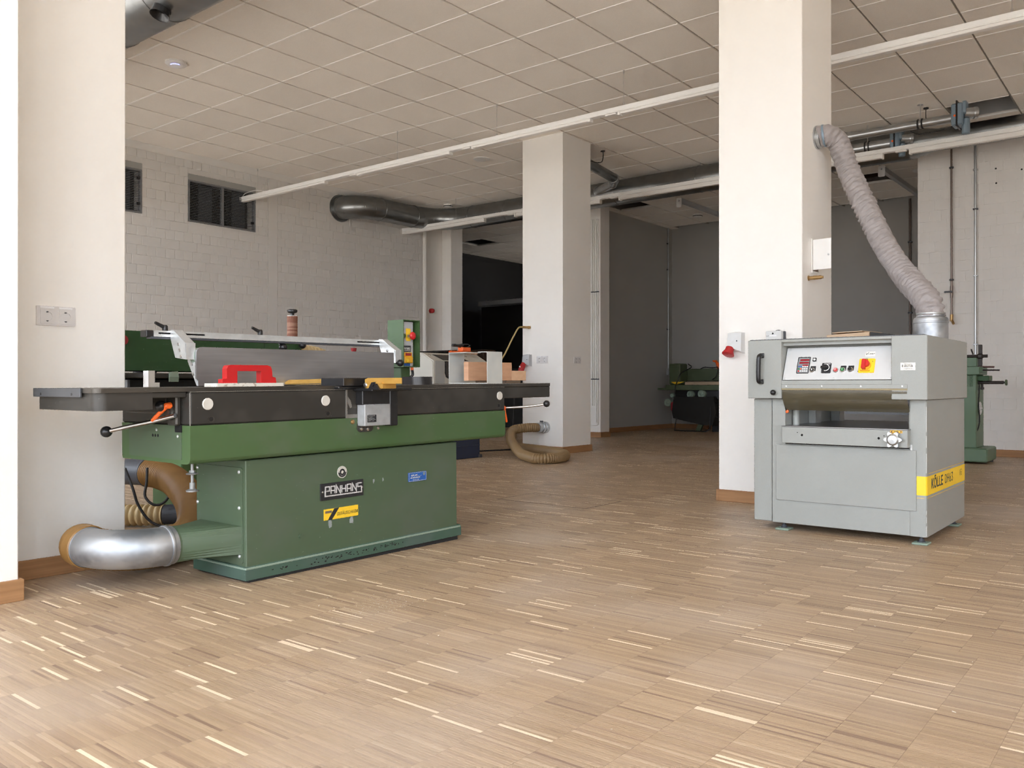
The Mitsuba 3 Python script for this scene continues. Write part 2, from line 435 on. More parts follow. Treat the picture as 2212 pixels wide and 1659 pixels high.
# pier between brick wall and the dark opening, and the piers along the rear wall line
put('wall_pier', bx(11.2, 11.5, 10.37, 10.9, 0, 4.3), 'plaster', False, kind='structure', label='white pier at the left edge of the dark opening')
put('wall_pier_2', bx(11.3, 11.56, 7.259, 7.95, 0, 4.3), 'plaster', False, kind='structure', label='white pier with four thin pipes behind the middle pillar')
wallbox('wall_alcove_side', 11.5, XA + .3, YA, YA + .14, 0, 4.3, m='alcove_grey')
wallbox('wall_alcove_back', XA, XA + .3, 2.2, YA + .1, 0, 4.3, m='alcove_grey')
wallbox('wall_alcove_near', XR + .24, XA, 2.30, 2.50, 0, 4.3, m='alcove_grey')
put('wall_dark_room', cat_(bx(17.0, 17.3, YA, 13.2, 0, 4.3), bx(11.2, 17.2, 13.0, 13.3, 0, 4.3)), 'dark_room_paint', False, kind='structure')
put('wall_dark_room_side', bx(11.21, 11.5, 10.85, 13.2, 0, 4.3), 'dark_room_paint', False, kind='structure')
# right brick wall
YR = 2.58
put('wall_right', bx(XR + .0015, XR + .26, -6.2, YR, 0, 4.3), 'brick_paint', False, kind='structure', label='white painted brick wall at the far right')
rb = brick_rects(0.0, 4.2, 0.045, 3.83)     # along -Y from the wall's end
plyr = {}
def to_right(x0): return T().translate([XR + .004, YR - x0, 0]).rotate([0, 0, 1], -90)
rb = [(a, b, c, d) for a, b, c, d in rb]
rb.sort(key=lambda b: b[0])
for b in rb[:300]:
    L, H = b[1] - b[0], b[3] - b[2]
    k = (round(L, 3), round(H, 3), 'r')
    if k not in plyr: plyr[k] = mikit.ply(brick_unit(k[0] - .003, k[1] - .002, .002, .0008, .0006), 'brick_paint')
    put('wall_right__brick', plyr[k], None, to_world=T().translate([XR + .0015, YR - b[0], b[2]]).rotate([0, 0, 1], -90))
mr = []
for b in rb[300:]:
    m = brick_unit(b[1] - b[0] - .003, b[3] - b[2] - .002, .002, .0008, .0006)
    m.apply_transform(np.array([[0, 1, 0, XR + .0015], [-1, 0, 0, YR - b[0]], [0, 0, 1, b[2]], [0, 0, 0, 1.0]])); mr.append(m)
put('wall_right__bricks', cat_(*mr), 'brick_paint', False, kind='stuff')
# pillars
put('pillar', bx(5.62, 6.211, 2.018, 2.615, 0, 4.3, .004), 'plaster', False, kind='structure', label='white square pillar standing behind the grey thickness planer')
put('pillar_001', bx(8.294, 8.898, 5.861, 6.474, 0, 4.3, .004), 'plaster', False, kind='structure', label='white square pillar in the middle of the room with a brown hose at its foot')
put('pillar_002', bx(1.05, 1.928, 3.822, 4.42, 0, 4.3, .004), 'plaster', False, kind='structure', label='white wall pillar with a double socket at the left, behind the end of the green planer')
put('pillar_003', bx(0.80, 1.34, 3.475, 4.30, 0, 4.3, .004), 'plaster', False, kind='structure', label='bright white pillar at the left edge of the picture')
# outer walls with the big openings that light the room (behind and beside the camera)
def window_wall(name, fixed, axis, a, b, z0, z1, n, t=.25):
    """wall with n openings between a and b"""
    out = []
    lo, hi = (fixed - t, fixed)
    mk = (lambda p, q, r, s: bx(lo, hi, p, q, r, s)) if axis == 'y' else (lambda p, q, r, s: bx(p, q, lo, hi, r, s))
    out += [mk(a, b, 0, z0), mk(a, b, z1, 4.3)]
    w = (b - a) / n
    for k in range(n + 1):
        c = a + k * w
        out.append(mk(max(a, c - .06), min(b, c + .06), z0, z1))
    put(name, cat_(*out), 'plaster', False, kind='structure')
window_wall('wall_street', XW, 'y', -6.2, 3.5, .12, 3.6, 6)
wallbox('wall_street_return', XW - .25, 0.82, 3.5, 3.75, 0, 4.3)
window_wall('wall_street_left', XF, 'y', 4.4, 10.8, .7, 3.6, 4)
window_wall('wall_front', -4.0, 'x', XW - .25, 0.6, .12, 3.6, 1)
wallbox('wall_front_right', 0.6, 11.4, -4.25, -4.0, 0, 4.3)
# skirting boards
SH, ST = .082, .015
def skirt(name, *parts): put(name, cat_(*[bx(*p, 0, SH, .002) for p in parts]), 'oak_skirting', False, kind='structure')
def around(x0, x1, y0, y1): return [(x0 - ST, x1 + ST, y0 - ST, y0), (x0 - ST, x0, y0, y1), (x1, x1 + ST, y0, y1), (x0 - ST, x1 + ST, y1, y1 + ST)]
skirt('baseboard_right_pillar', *around(5.62, 6.211, 2.018, 2.615))
skirt('baseboard_middle_pillar', *around(8.294, 8.898, 5.861, 6.474))
skirt('baseboard_left_pillar', (1.34 + ST, 1.928 + ST, 3.822 - ST, 3.822), (1.928, 1.928 + ST, 3.822, 4.42))
skirt('baseboard_edge_pillar', (0.8, 1.34 + ST, 3.475 - ST, 3.475), (1.34, 1.34 + ST, 3.475, 3.822 - ST))
skirt('baseboard_pier', (11.3 - ST, 11.56 + ST, 7.259 - ST, 7.259), (11.3 - ST, 11.3, 7.259, 7.95), (11.56, 11.56 + ST, 7.259, YA))
skirt('baseboard_alcove', (11.56 + ST, XA, YA - ST, YA), (XA - ST, XA, 2.5, YA - ST))
skirt('baseboard_right', (XR - ST - .004, XR, -6, YR + ST))
skirt('baseboard_back', (XF, 10.64, YB - ST - .006, YB - .004))
# ---------------------------------------------------------------- windows in the brick wall
mat('window_metal', (0.16, 0.165, 0.17), 0.45)
mat('lintel_grey', (0.33, 0.33, 0.31), 0.6)
for n, w in ((1, W1), (2, W2)):
    k = thing('window_%d' % n, kind='structure', label='high dark grey louvred window ' + ('beside the left wall pillar' if n == 1 else 'above the end of the long light rail'))
    a, b = w
    put(k + '__lintel', bx(a, b, YB - .012, YB + .20, 3.595, WZ1), 'lintel_grey', False)
    f = .022
    put(k + '__frame', cat_(bx(a, b, YB - .01, YB + .05, WZ0, WZ0 + f), bx(a, b, YB - .01, YB + .05, 3.573, 3.595), bx(a, a + f, YB - .01, YB + .05, WZ0 + f, 3.573), bx(b - f, b, YB - .01, YB + .05, WZ0 + f, 3.573)), 'window_metal', False)
    put(k + '__mullion', bx((a + b) / 2 - .014, (a + b) / 2 + .014, YB - .006, YB + .05, WZ0 + f, 3.573), 'window_metal', False)
    for i in range(24):
        z = WZ0 + f + .012 + i * .0218
        put(k + '__slat', bx(a + f, b - f, YB + .004, YB + .03, z, z + .004), 'window_metal', False)
    for q in (.22, .72):
        put(k + '__post', bx(a + q * 1.05, a + q * 1.05 + .20, YB + .12, YB + .15, WZ0, 3.6), 'anthracite', False)
    for z in (3.14, 3.47): put(k + '__catch', bx(b - .06, b - .03, YB - .016, YB + .02, z, z + .03), 'black_plastic', False)
    put(k + '__back_panel', bx(a, b, YB + .2, YB + .24, WZ0, 3.6), 'black_void', False)

# ---------------------------------------------------------------- light rails
def rail(name, label, X, y0, y1, gaps, wires, ztop=3.508, low=.026, group=None):
    k = thing(name, label, 'light rail', group)
    zb = ztop - .050
    put(k + '__track', cat_(bx(X - .031, X + .031, y0, y1, zb, ztop, .003), bx(X - .034, X + .034, y0, y1, zb + .008, zb + .012)), 'white_enamel', False)
    put(k + '__end_cap', bx(X - .033, X + .033, max(y0, y1), max(y0, y1) + .006, zb - .002, ztop + .002), 'white_plastic', False)
    edges = [y0] + [e for g in sorted(gaps) for e in g] + [y1]
    for a, b in zip(edges[::2], edges[1::2]):
        put(k + '__cover', bx(X - .027, X + .027, a + .01, b - .01, zb - low, zb - .001, .004), 'white_plastic', False)
    for g in gaps:
        for e in g: put(k + '__end_clip', bx(X - .032, X + .032, e - .012, e + .012, zb - low - .008, zb - .001, .003), 'white_plastic', False)
        put(k + '__socket', bx(X - .02, X + .02, g[0] + .04, g[0] + .16, zb - .014, zb - .001, .002), 'white_plastic', False)
    for y in wires:
        put(k + '__wire', cat_(cyl((X, y, ztop), (X, y, ZC), .0018, 8), cyl((X, y, ZC - .03), (X, y, ZC), .008, 10), cyl((X, y, ztop - .005), (X, y, ztop + .03), .009, 10)), 'steel', 30)
    return k
rail('light_rail', 'long white light rail above the green planer, ending at the louvred window', 7.03, -1.6, 10.58, [(8.07, 8.71), (6.17, 6.52), (4.29, 4.63)], [10.195, 7.38, 5.84, 4.25, 1.0])
k2 = rail('light_rail', 'white light rail hanging in front of the big steel duct at the rear', 10.16, -1.6, 10.57, [(8.06, 8.69), (6.20, 6.53), (2.43, 2.73)], [9.3, 4.6], low=.052)
put(k2 + '__wire', tube(spline([(10.16, 10.076, ZC), (10.155, 10.076, 3.62), (10.13, 10.08, 3.53), (10.16, 10.25, 3.51)], 24), .004, 8), 'white_plastic', 60)
put('light_rail__feed_cable', tube(spline([(7.03, 10.0, 3.51), (7.03, 10.25, 3.56), (7.03, 10.5, 3.55), (7.03, 10.58, 3.49)], 24), .004, 8), 'white_plastic', 60)
def short_rail(label, y, x0, x1, z, g='short light rails in the dark alcove'):
    k = thing('alcove_light', label, 'light rail')
    put(k + '__track', bx(x0, x1, y - .03, y + .03, z - .07, z, .003), 'grey_plastic', False)
    e = prism(rrect(y - .045, y + .045, z - .15, z + .0, .02).difference(sg.Point(y, z - .045).buffer(.014)), 'x', x0 - .012, x0)
    put(k + '__end_plate', e, 'white_plastic', False)
    for x in (x0 + .3, x1 - .4): put(k + '__hanger', cyl((x, y, z), (x, y, ZC), .003, 8), 'steel', 30)
short_rail('short light rail under the alcove ceiling just left of the right pillar', 6.33, 12.16, 14.4, 3.80)
short_rail('short light rail under the alcove ceiling seen behind the grey flexible hose', 3.26, 12.10, 14.4, 3.80)

# ---------------------------------------------------------------- discs on the ceiling
def disc(name, label, cat, x, y, r, h, m='white_plastic', gap=False, group=None):
    k = thing(name, label, cat, group=group)
    put(k + '__body', lathe((x, y, ZC), (0, 0, -1), [(0, 0), (r, 0), (r, h * .45), (r * .9, h * .8), (r * .6, h), (0, h)], 32), m, 40)
    if gap: put(k + '__gap_ring', lathe((x, y, ZC), (0, 0, -1), [(r * 1.005, h * .5), (r * 1.01, h * .6), (r * .995, h * .75)], 32), 'black_plastic', 30)
    return k
ap = disc('access_point', 'white round wireless access point with a blue ring under the ceiling', 'access point', 4.232, 7.433, .098, .03)
a_ = np.linspace(math.radians(175), math.radians(275), 16)
mat('blue_ring', (0.10, 0.12, 0.9), 0.4)
ring = tube(np.stack([4.232 + .05 * np.cos(a_), 7.433 + .05 * np.sin(a_), np.full(16, ZC - .0305)], 1), .0045, 8)
put(ap + '__status_light', ring, 'blue_ring', 40, emitter={'type': 'area', 'radiance': rgb(.05, .06, .6)})
disc('ceiling_speaker', 'flat white round speaker in the ceiling left of the middle pillar', 'speaker', 8.587, 7.398, .11, .018)
disc('smoke_detector', 'white smoke detector on the ceiling above the rear steel duct', 'smoke detector', 10.40, 9.70, .075, .05, gap=True)
disc('smoke_detector', 'white smoke detector on the dark alcove ceiling', 'smoke detector', 13.772, 6.808, .085, .05, gap=True)
disc('ceiling_speaker', 'round speaker on the alcove ceiling behind the grey hose', 'speaker', 12.9, 2.95, .11, .02)

# ---------------------------------------------------------------- ducts
def seam(p, d, r, w=.012, h=.006): 
    p = np.asarray(p, float); d = np.asarray(d, float) / np.linalg.norm(d)
    return lathe(p - d * w / 2, d, [(r - .004, 0), (r + h * .7, 0), (r + h, w * .3), (r + h, w * .7), (r + h * .7, w), (r - .004, w)], 40)
dt = thing('ceiling_duct', 'large round galvanised duct under the ceiling at the upper left corner', 'duct')
put(dt + '__pipe', cyl((3.03, 4.3, 3.545), (3.03, 10.45, 3.545), .232, 64), 'duct_steel', 30)
for y in (5.45, 6.15, 4.85, 7.6, 9.0): put(dt + '__seam', seam((3.03, y, 3.545), (0, 1, 0), .232), 'duct_steel', 30)
put(dt + '__nozzle', lathe((2.95, 5.36, 3.545 - .215), (-.33, 0, -.94), [(.0, .012), (.03, .01), (.055, .045), (.065, .05), (.06, .02), (.06, -.02)], 28), 'black_plastic', 40)
put(dt + '__hanger', cat_(seam((3.03, 8.2, 3.545), (0, 1, 0), .234, .03, .004), cyl((3.03, 8.2, 3.77), (3.03, 8.2, ZC), .005, 8)), 'steel', 30)

md = thing('main_duct', 'big round steel duct running along the rear ceiling into the brick wall', 'duct')
ZD = 3.63
P = np.array([(8.785, 10.55, ZD), (8.785, 10.44, ZD), (8.80, 10.36, ZD), (8.86, 10.26, ZD), (8.96, 10.18, ZD), (9.09, 10.13, ZD), (9.24, 10.105, ZD),
              (9.95, 10.09, ZD), (10.12, 10.06, ZD), (10.30, 9.98, ZD), (10.44, 9.86, ZD), (10.54, 9.70, ZD), (10.59, 9.50, ZD), (10.60, 9.30, ZD), (10.60, 2.55, ZD)])
PP = []
for a, b in zip(P[:-1], P[1:]):
    n = max(1, int(np.linalg.norm(b - a) / 1.2)); PP += [a + (b - a) * t / n for t in range(n)]
PP.append(P[-1])
put(md + '__pipe', tube(PP, .178, 56), 'duct_steel', 12)
for i in list(range(1, 14)):
    d = P[i + 1] - P[i - 1] if i < 14 else P[i] - P[i - 1]
    put(md + '__seam', seam(P[i], d, .178, .010, .003 if i not in (6, 7, 13) else .008), 'duct_steel', 30)
put(md + '__reducer', lathe((10.60, 2.55, ZD), (0, -1, 0), [(.178, 0), (.178, .03), (.125, .30), (.125, 4.2), (0, 4.2)], 48), 'duct_steel', 30)
put(md + '__flange', lathe((8.785, YB - .004, ZD), (0, -1, 0), [(.15, 0), (.215, 0), (.215, .012), (.19, .014), (.19, .05), (.178, .05)], 40), 'duct_steel', 30)
for y in (8.55, 8.0, 7.2, 6.5, 5.2, 3.9): put(md + '__band', seam((10.60, y, ZD), (0, 1, 0), .178, .02, .006), 'black_plastic' if y in (8.0, 7.2) else 'duct_steel', 30)
for y in (7.2, 5.2, 3.9): put(md + '__hanger', cyl((10.60, y, ZD + .17), (10.60, y, ZC), .006, 8), 'steel', 30)
# wye branch beside the middle pillar
bp = md
q = np.array([(8.93, 6.10, 3.735), (9.60, 6.22, 3.735), (10.18, 6.32, 3.735)])
put(bp + '__branch_pipe', tube(q, .065, 28), 'duct_steel', 30)
e = np.array([(10.18, 6.32, 3.735), (10.27, 6.36, 3.725), (10.33, 6.43, 3.70), (10.45, 6.72, 3.66), (10.56, 6.98, ZD)])
put(bp + '__branch_elbow', tube(e, .065, 28), 'galvanised', 20)
for i, d in ((0, e[1] - e[0]), (2, e[3] - e[1])): put(bp + '__branch_collar', seam(e[i], d, .065, .03, .008), 'galvanised', 30)
put(bp + '__branch_saddle', seam(e[3] + (e[4] - e[3]) * .15, e[4] - e[3], .067, .012, .02), 'galvanised', 30)
mat('gate_blue', (0.20, 0.27, 0.33), 0.4, metal=.2)
mat('gate_navy', (0.03, 0.05, 0.11), 0.4)
bg = thing('blast_gate', 'dark blue blast gate on the side of the middle pillar under the ceiling', 'blast gate')
put(bg + '__plate', bx(8.905, 8.975, 5.98, 6.22, 3.60, 3.81, .006), 'gate_navy', False)
put(bg + '__actuator', cyl((8.94, 6.06, 3.80), (8.94, 6.06, 3.853), .035, 20, .004), 'gate_blue', 30)
put(bg + '__cable', tube(spline([(8.97, 6.0, 3.70), (9.08, 5.90, 3.66), (9.22, 5.90, 3.70), (9.28, 5.92, 3.80), (9.276, 5.922, ZC)], 40), .006, 8), 'black_plastic', 60)
put(bg + '__cable_gland', cyl((9.276, 5.922, ZC - .012), (9.276, 5.922, ZC), .03, 16), 'black_plastic', 30)

# extraction branches with gates behind the right pillar
def gate(label, c, s=1.0):
    g = thing('blast_gate', label, 'blast gate')
    x, y, z = c
    put(g + '__body', bx(x - .085 * s, x + .085 * s, y - .055 * s, y + .055 * s, z - .10 * s, z + .13 * s, .012), 'gate_blue', False)
    put(g + '__slide', bx(x - .095 * s, x + .095 * s, y - .008, y + .008, z - .115 * s, z + .155 * s, .002), 'black_plastic', False)
    put(g + '__wing', prism(rrect(x - .07 * s, x + .07 * s, z + .01, z + .15 * s, .03), 'y', y - .082 * s, y - .05 * s), 'gate_blue', 30)
    put(g + '__actuator', cyl((x, y - .07 * s, z - .19 * s), (x, y - .07 * s, z - .03), .04 * s, 20, .005), 'gate_blue', 30)
    put(g + '__badge', cyl((x - .088 * s, y + .02, z), (x - .085 * s, y + .02, z), .012, 14), 'orange_plastic', 30)
    put(g + '__spout', lathe((x, y - .05 * s, z + .03), (.55, -1, 0), [(.0, 0), (.055 * s, .0), (.055 * s, .09), (.062 * s, .10), (.062 * s, .13), (.05 * s, .13), (.05 * s, .02)], 28), 'galvanised', 30)
    return g
XA1, ZA1 = 9.90, 3.645
pa = thing('extraction_pipe', 'slim shiny steel pipe hung from the ceiling behind the right pillar, upper of two', 'pipe')
put(pa + '__pipe', cyl((XA1, 4.3, ZA1), (XA1, 1.953, ZA1), .047, 36), 'galvanised', 30)
for y in (2.29, 2.25): put(pa + '__clamp', seam((XA1, y, ZA1), (0, 1, 0), .049, .016, .006), 'rubber', 30)
for x in (XA1,): put(pa + '__hanger', cat_(cyl((x, 2.27, ZA1 + .04), (x, 2.27, ZC), .005, 8), cyl((x, 2.27, ZC - .006), (x, 2.27, ZC), .03, 14)), 'steel', 30)
put(pa + '__coupling', seam((XA1, 3.02, ZA1), (0, 1, 0), .047, .09, .006), 'galvanised', 30)
put(pa + '__cable', tube(spline([(XA1 + .06, 1.95, 3.58), (XA1 + .05, 2.1, 3.55), (XA1 + .08, 2.3, 3.56), (XA1 + .12, 2.4, 3.62)], 30), .005, 8), 'black_plastic', 60)
put(pa + '__sensor_wire', tube(spline([(10.05, 2.247, ZC), (10.05, 2.25, 3.80), (9.97, 2.23, 3.70)], 16), .004, 8), 'black_plastic', 60)
put(pa + '__wire_gland', cyl((10.05, 2.247, ZC - .012), (10.05, 2.247, ZC), .028, 14), 'black_plastic', 30)
gate('light blue blast gate with a steel spout beside the hole in the ceiling', (XA1, 1.90, ZA1))
XB1, ZB1 = 10.30, 3.60
pb = thing('extraction_pipe', 'slim shiny steel pipe close under the upper one behind the right pillar', 'pipe')
put(pb + '__pipe', cyl((XB1, 4.3, ZB1), (XB1, 2.668, ZB1), .058, 36), 'galvanised', 30)
for y in (2.95, 2.91): put(pb + '__clamp', seam((XB1, y, ZB1), (0, 1, 0), .06, .014, .005), 'rubber', 30)
put(pb + '__hanger', cyl((XB1, 2.93, ZB1 + .05), (XB1, 2.93, ZC), .005, 8), 'steel', 30)
put(pb + '__coupling', seam((XB1, 3.12, ZB1), (0, 1, 0), .058, .08, .006), 'galvanised', 30)
gate('light blue blast gate on the lower slim pipe in front of the big duct', (XB1, 2.62, ZB1), .9)
# ---------------------------------------------------------------- green surface planer
def rigid(o, yaw, tilt=0):
    c, s = math.cos(yaw), math.sin(yaw); ct, st = math.cos(tilt), math.sin(tilt)
    R = np.array([[c, -s, 0], [s, c, 0], [0, 0, 1]]) @ np.array([[ct, 0, -st], [0, 1, 0], [st, 0, ct]])
    M = np.eye(4); M[:3, :3] = R; M[:3, 3] = o
    return M
ML = rigid((2.0373, 3.0336, .008), -.0031, .0087)     # the machine stands half a degree off level
def lp(key, mesh, m, smooth=30, **k): return put(key, xf(mesh, ML), m, smooth, **k)
def W(p): return (ML @ np.r_[np.asarray(p, float), 1])[:3]
def scuffed(base, lo, hi, chip=(0.03, 0.04, 0.035)):
    def fn(p, n, uv):
        a = fbm(p.x * 5, p.y * 5, p.z * 5, 4)
        b = fbm(p.x * 2.2 + 9, p.y * 2.2, p.z * 2.2, 3)
        c = mix(base, lo, smoothstep(0.48, 0.72, a))
        c = mix(c, hi, smoothstep(0.5, 0.75, b) * 0.8)
        s = noise(p.x * 55, p.y * 55, p.z * 160)
        c = mix(c, (0.30, 0.34, 0.30), smoothstep(0.955, 0.985, s) * 0.3)
        return c
    return fn
mat('green_paint', scuffed((0.062, 0.112, 0.044), (0.078, 0.116, 0.060), (0.052, 0.108, 0.036)), 0.42, spec=0.4)
mat('green_grey', scuffed((0.073, 0.108, 0.063), (0.082, 0.110, 0.073), (0.065, 0.104, 0.056)), 0.48, spec=0.4)
mat('green_plinth', scuffed((0.056, 0.105, 0.074), (0.075, 0.115, 0.094), (0.058, 0.10, 0.076)), 0.5, spec=0.35)
mat('green_edge', (0.22, 0.29, 0.23), 0.5)
mat('cast_iron', scuffed((0.034, 0.032, 0.028), (0.050, 0.046, 0.040), (0.028, 0.026, 0.024)), 0.42, metal=0.15, spec=0.4)
mat('table_iron', scuffed((0.055, 0.050, 0.043), (0.085, 0.076, 0.064), (0.045, 0.042, 0.038)), 0.36, metal=0.5)
mat('bed_edge', (0.20, 0.19, 0.17), 0.45, metal=.3)
def brushed(p, n, uv):
    w = fbm(p.x * 4, p.y * 4, p.z * 110, 4)
    b = fbm(p.x * 3.5, p.y * 3.5, p.z * 7, 3)
    return mix((0.32, 0.32, 0.33), (0.40, 0.40, 0.41), w) * (0.60 + 0.7 * b)
mat('aluminium', brushed, 0.38, metal=0.8)
mat('zinc', lambda p, n, uv: mix((0.55, 0.57, 0.57), (0.75, 0.77, 0.77), fbm(p.x * 30, p.y * 30, p.z * 30, 3)), 0.35, metal=0.6)
mat('guard_gold', lambda p, n, uv: mix((0.50, 0.27, 0.05), (0.62, 0.37, 0.09), fbm(p.x * 20, p.y * 20, p.z * 20, 2)), 0.35, metal=0.4)
mat('lip_grey', (0.085, 0.09, 0.098), 0.4, metal=.4)
mat('bolt_grey', (0.26, 0.27, 0.27), 0.4, metal=.6)
mat('amber', (0.75, 0.38, 0.02), 0.4)
mat('grey_box', lambda p, n, uv: mix((0.30, 0.31, 0.31), (0.40, 0.41, 0.41), fbm(p.x * 40, p.y * 40, p.z * 40, 3)), 0.45, metal=.2)
mat('sign_black', (0.018, 0.019, 0.022), 0.4)
mat('sign_silver', (0.62, 0.62, 0.62), 0.35, metal=.3)
mat('off_white', (0.55, 0.53, 0.48), 0.5)
mat('badge_cream', (0.50, 0.49, 0.44), 0.5)
PL = thing('surface_planer', 'long green surface planer with black cast iron tables and an aluminium fence', 'planer')
base = lp(PL + '__base', bx(.004, 1.287, .004, .378, .05, .50, .004), 'green_grey', False)
lp(PL + '__plinth', cat_(prism([(-.004, .004), (-.004, .048), (.004, .060), (.374, .060), (.392, .048), (.392, .004)], 'x', -.004, 1.309)), 'green_plinth', False)
lp(PL + '__plinth_edge', cat_(bx(-.0045, 1.304, -.0052, -.0005, .047, .0565, .002), bx(-.0052, -.0005, -.002, .38, .047, .0565, .002)), 'green_edge', False)
lp(PL + '__floor_shim', bx(.02, 1.295, .010, .385, -.0185, .005), 'rubber', False)
sp = lp(PL + '__side_panel', prism(rrect(.022, .368, .07, .468, .012), 'x', .0, .0045), 'green_grey', False)
for v in (.045, .36):
    for w in (.10, .30, .45): lp(sp + '__screw', lathe((0, v, w), (-1, 0, 0), [(.0, 0), (.008, 0), (.008, .002), (.004, .005), (0, .0055)], 12), 'zinc')
lp(PL + '__bolt', cat_(lathe((.277, .004, .147), (0, -1, 0), [(.012, 0), (.012, .002), (.0095, .002), (.0095, .008), (0, .008)], 6), cyl((.277, .004, .147), (.277, .002, .147), .013, 20)), 'green_grey', 20)
tr = lp(PL + '__trough', prism(sg.Polygon([(-.030, .655), (-.030, .530), (-.028, .520), (-.023, .512), (-.014, .507), (.0, .5045), (.5, .5045), (.505, .515), (.505, .655)]), 'x', -.262, 1.652), 'green_paint', 20)
lp(tr + '__end_plate', prism(rrect(.03, .44, .52, .655, .006), 'x', -.2645, -.262), 'green_grey', False)
for v in (.205, .225, .245): lp(tr + '__vent_hole', cyl((-.2652, v, .61), (-.264, v, .61), .006, 12), 'black_void')
for v, w in ((.055, .612), (.215, .633)): lp(tr + '__screw', lathe((-.2645, v, w), (-1, 0, 0), [(.006, 0), (.006, .002), (0, .004)], 12), 'zinc')
bed = lp(PL + '__bed', bx(-.262, 1.652, -.030, .505, .655, .7865, .007), 'cast_iron', False)
lp(bed + '__edge_line', bx(-.258, 1.648, -.0303, -.02, .7845, .7872, .001), 'bed_edge', False)
lp(bed + '__corner_edge', bx(-.2622, -.2585, -.0302, -.0265, .655, .782, .001), 'bed_edge', False)
for u in (-.187, .391, 1.603):
    b_ = lp(bed + '__cover_cap', lathe((u, -.030, .738), (0, -1, 0), [(.0235, 0), (.0235, .003), (.021, .0055), (.008, .0045), (0, .004)], 32), 'off_white')
for u, w in ((-.172, .678), (.404, .680), (1.597, .684)):
    h_ = lp(bed + '__screw_hole', lathe((u, -.030, w), (0, -1, 0), [(.014, -.001), (.014, .0015), (.009, .0008), (.009, -.001)], 24), 'table_iron')
    lp(h_ + '__screw', lathe((u, -.0305, w), (0, -1, 0), [(.0085, 0), (.0085, .0006), (.003, .0008), (.003, .0012), (0, .0012)], 12), 'black_plastic')
# end of the bed: casting details, levers
lp(bed + '__slide_block', cat_(bx(-.285, -.262, .03, .10, .655, .775, .006), bx(-.290, -.262, .10, .42, .70, .785, .003)), 'table_iron', False)
lp(bed + '__slot', bx(-.2660, -.261, .028, .075, .628, .658), 'black_void', False)
lp(bed + '__hub', lathe((-.285, .068, .705), (-1, 0, 0), [(.03, 0), (.03, .008), (.022, .012), (.022, .02), (0, .02)], 28), 'table_iron')
lp(bed + '__scale_bar', bx(-.2665, -.262, .195, .225, .745, .765, .002), 'green_edge', False)
def hand_lever(key, pts, r, ball_r, m='chrome', n=30):
    k = lp(key, tube(spline(pts, n), r, 14), m, 60)
    lp(k + '__knob', ball(pts[-1], ball_r, 24), 'black_plastic', 40)
    return k
hand_lever(PL + '__lever', [(-.295, .02, .695), (-.33, .12, .672), (-.37, .25, .648), (-.41, .335, .628)], .0085, .0225)
hand_lever(PL + '__lever', [(1.64, .14, .664), (1.72, .04, .667), (1.79, -.06, .672), (1.84, -.135, .682), (1.86, -.165, .689)], .0065, .019)
lp(PL + '__knob', cat_(ball((-.318, .082, .731), .0225, 24), cyl((-.31, .082, .731), (-.262, .082, .731), .008)), 'black_plastic', 40)
def clamp_lever(key, c, d, L, m, axis=(-1, 0, 0)):
    """moulded clamping lever: hub with a tapering handle"""
    c = np.asarray(c, float); ax = np.asarray(axis, float); d = np.asarray(d, float) / np.linalg.norm(d)
    hubm = lathe(c, ax, [(0, 0), (.011, 0), (.013, .004), (.012, .022), (.008, .028), (0, .029)], 20)
    arm = tube([c + ax * .016, c + ax * .020 + d * L * .35, c + ax * .026 + d * L * .8, c + ax * .028 + d * L], [.010, .0085, .0075, .006], 12)
    lp(key, cat_(hubm, arm), m, 40)
clamp_lever(PL + '__clamp_lever', (-.29, .058, .733), (-.2, .62, -.62), .085, 'orange_plastic')
clamp_lever(PL + '__clamp_lever', (1.653, -.005, .668), (.30, .1, -1), .085, 'orange_plastic', axis=(1, 0, 0))
lp(PL + '__levelling_bolt', cat_(cyl((-.225, .02, .395), (-.225, .02, .506), .006, 14), lathe((-.225, .02, .462), (0, 0, 1), [(.0, 0), (.022, 0), (.024, .004), (.012, .008), (.012, .016), (0, .016)], 6),
    lathe((-.225, .02, .395), (0, 0, 1), [(.0, 0), (.024, 0), (.024, .005), (.011, .011), (.011, .035), (0, .035)], 24)), 'bolt_grey', 25)
# tables
def table_poly(u0, u1, v0, v1, r, left):
    s = sg.box(u0, v0, u1, v1).buffer(-r).buffer(r, quad_segs=8)
    return s.union(sg.box(u0 + .1, v0, u1, v1) if left else sg.box(u0, v0, u1 - .1, v1))
it = lp(PL + '__infeed_table', prism(table_poly(-.62, .50, -.018, .50, .03, True), 'z', .7868, .8035), 'table_iron', False)
lp(it + '__rib', cat_(prism(table_poly(-.612, -.40, -.008, .49, .045, True), 'z', .722, .7868), bx(-.41, -.262, .30, .45, .716, .7868, .004), bx(-.41, -.262, -.006, .03, .765, .7868, .003)), 'cast_iron', 25)
lp(it + '__end_lip', bx(-.6285, -.6205, .075, .47, .771, .8045, .0015), 'lip_grey', False)
for v in (.14, .40): lp(it + '__lip_screw', cyl((-.6292, v, .782), (-.628, v, .782), .005, 12), 'black_plastic')
ot = lp(PL + '__outfeed_table', bx(.625, 2.105, -.012, .50, .7868, .806, .002), 'table_iron', False)
lp(ot + '__rib', bx(1.652, 2.105, -.010, .49, .722, .7868, .004), 'cast_iron', False)
lp(ot + '__top_edge', bx(.627, 2.103, -.0128, -.009, .8035, .8063), 'bed_edge', False)
lp(PL + '__cutter_block', cyl((.562, .0, .752), (.562, .49, .752), .050, 28, .003), 'steel', 30)
lp(PL + '__cutter_throat', bx(.506, .62, -.0305, .10, .70, .7875), 'table_iron', False)
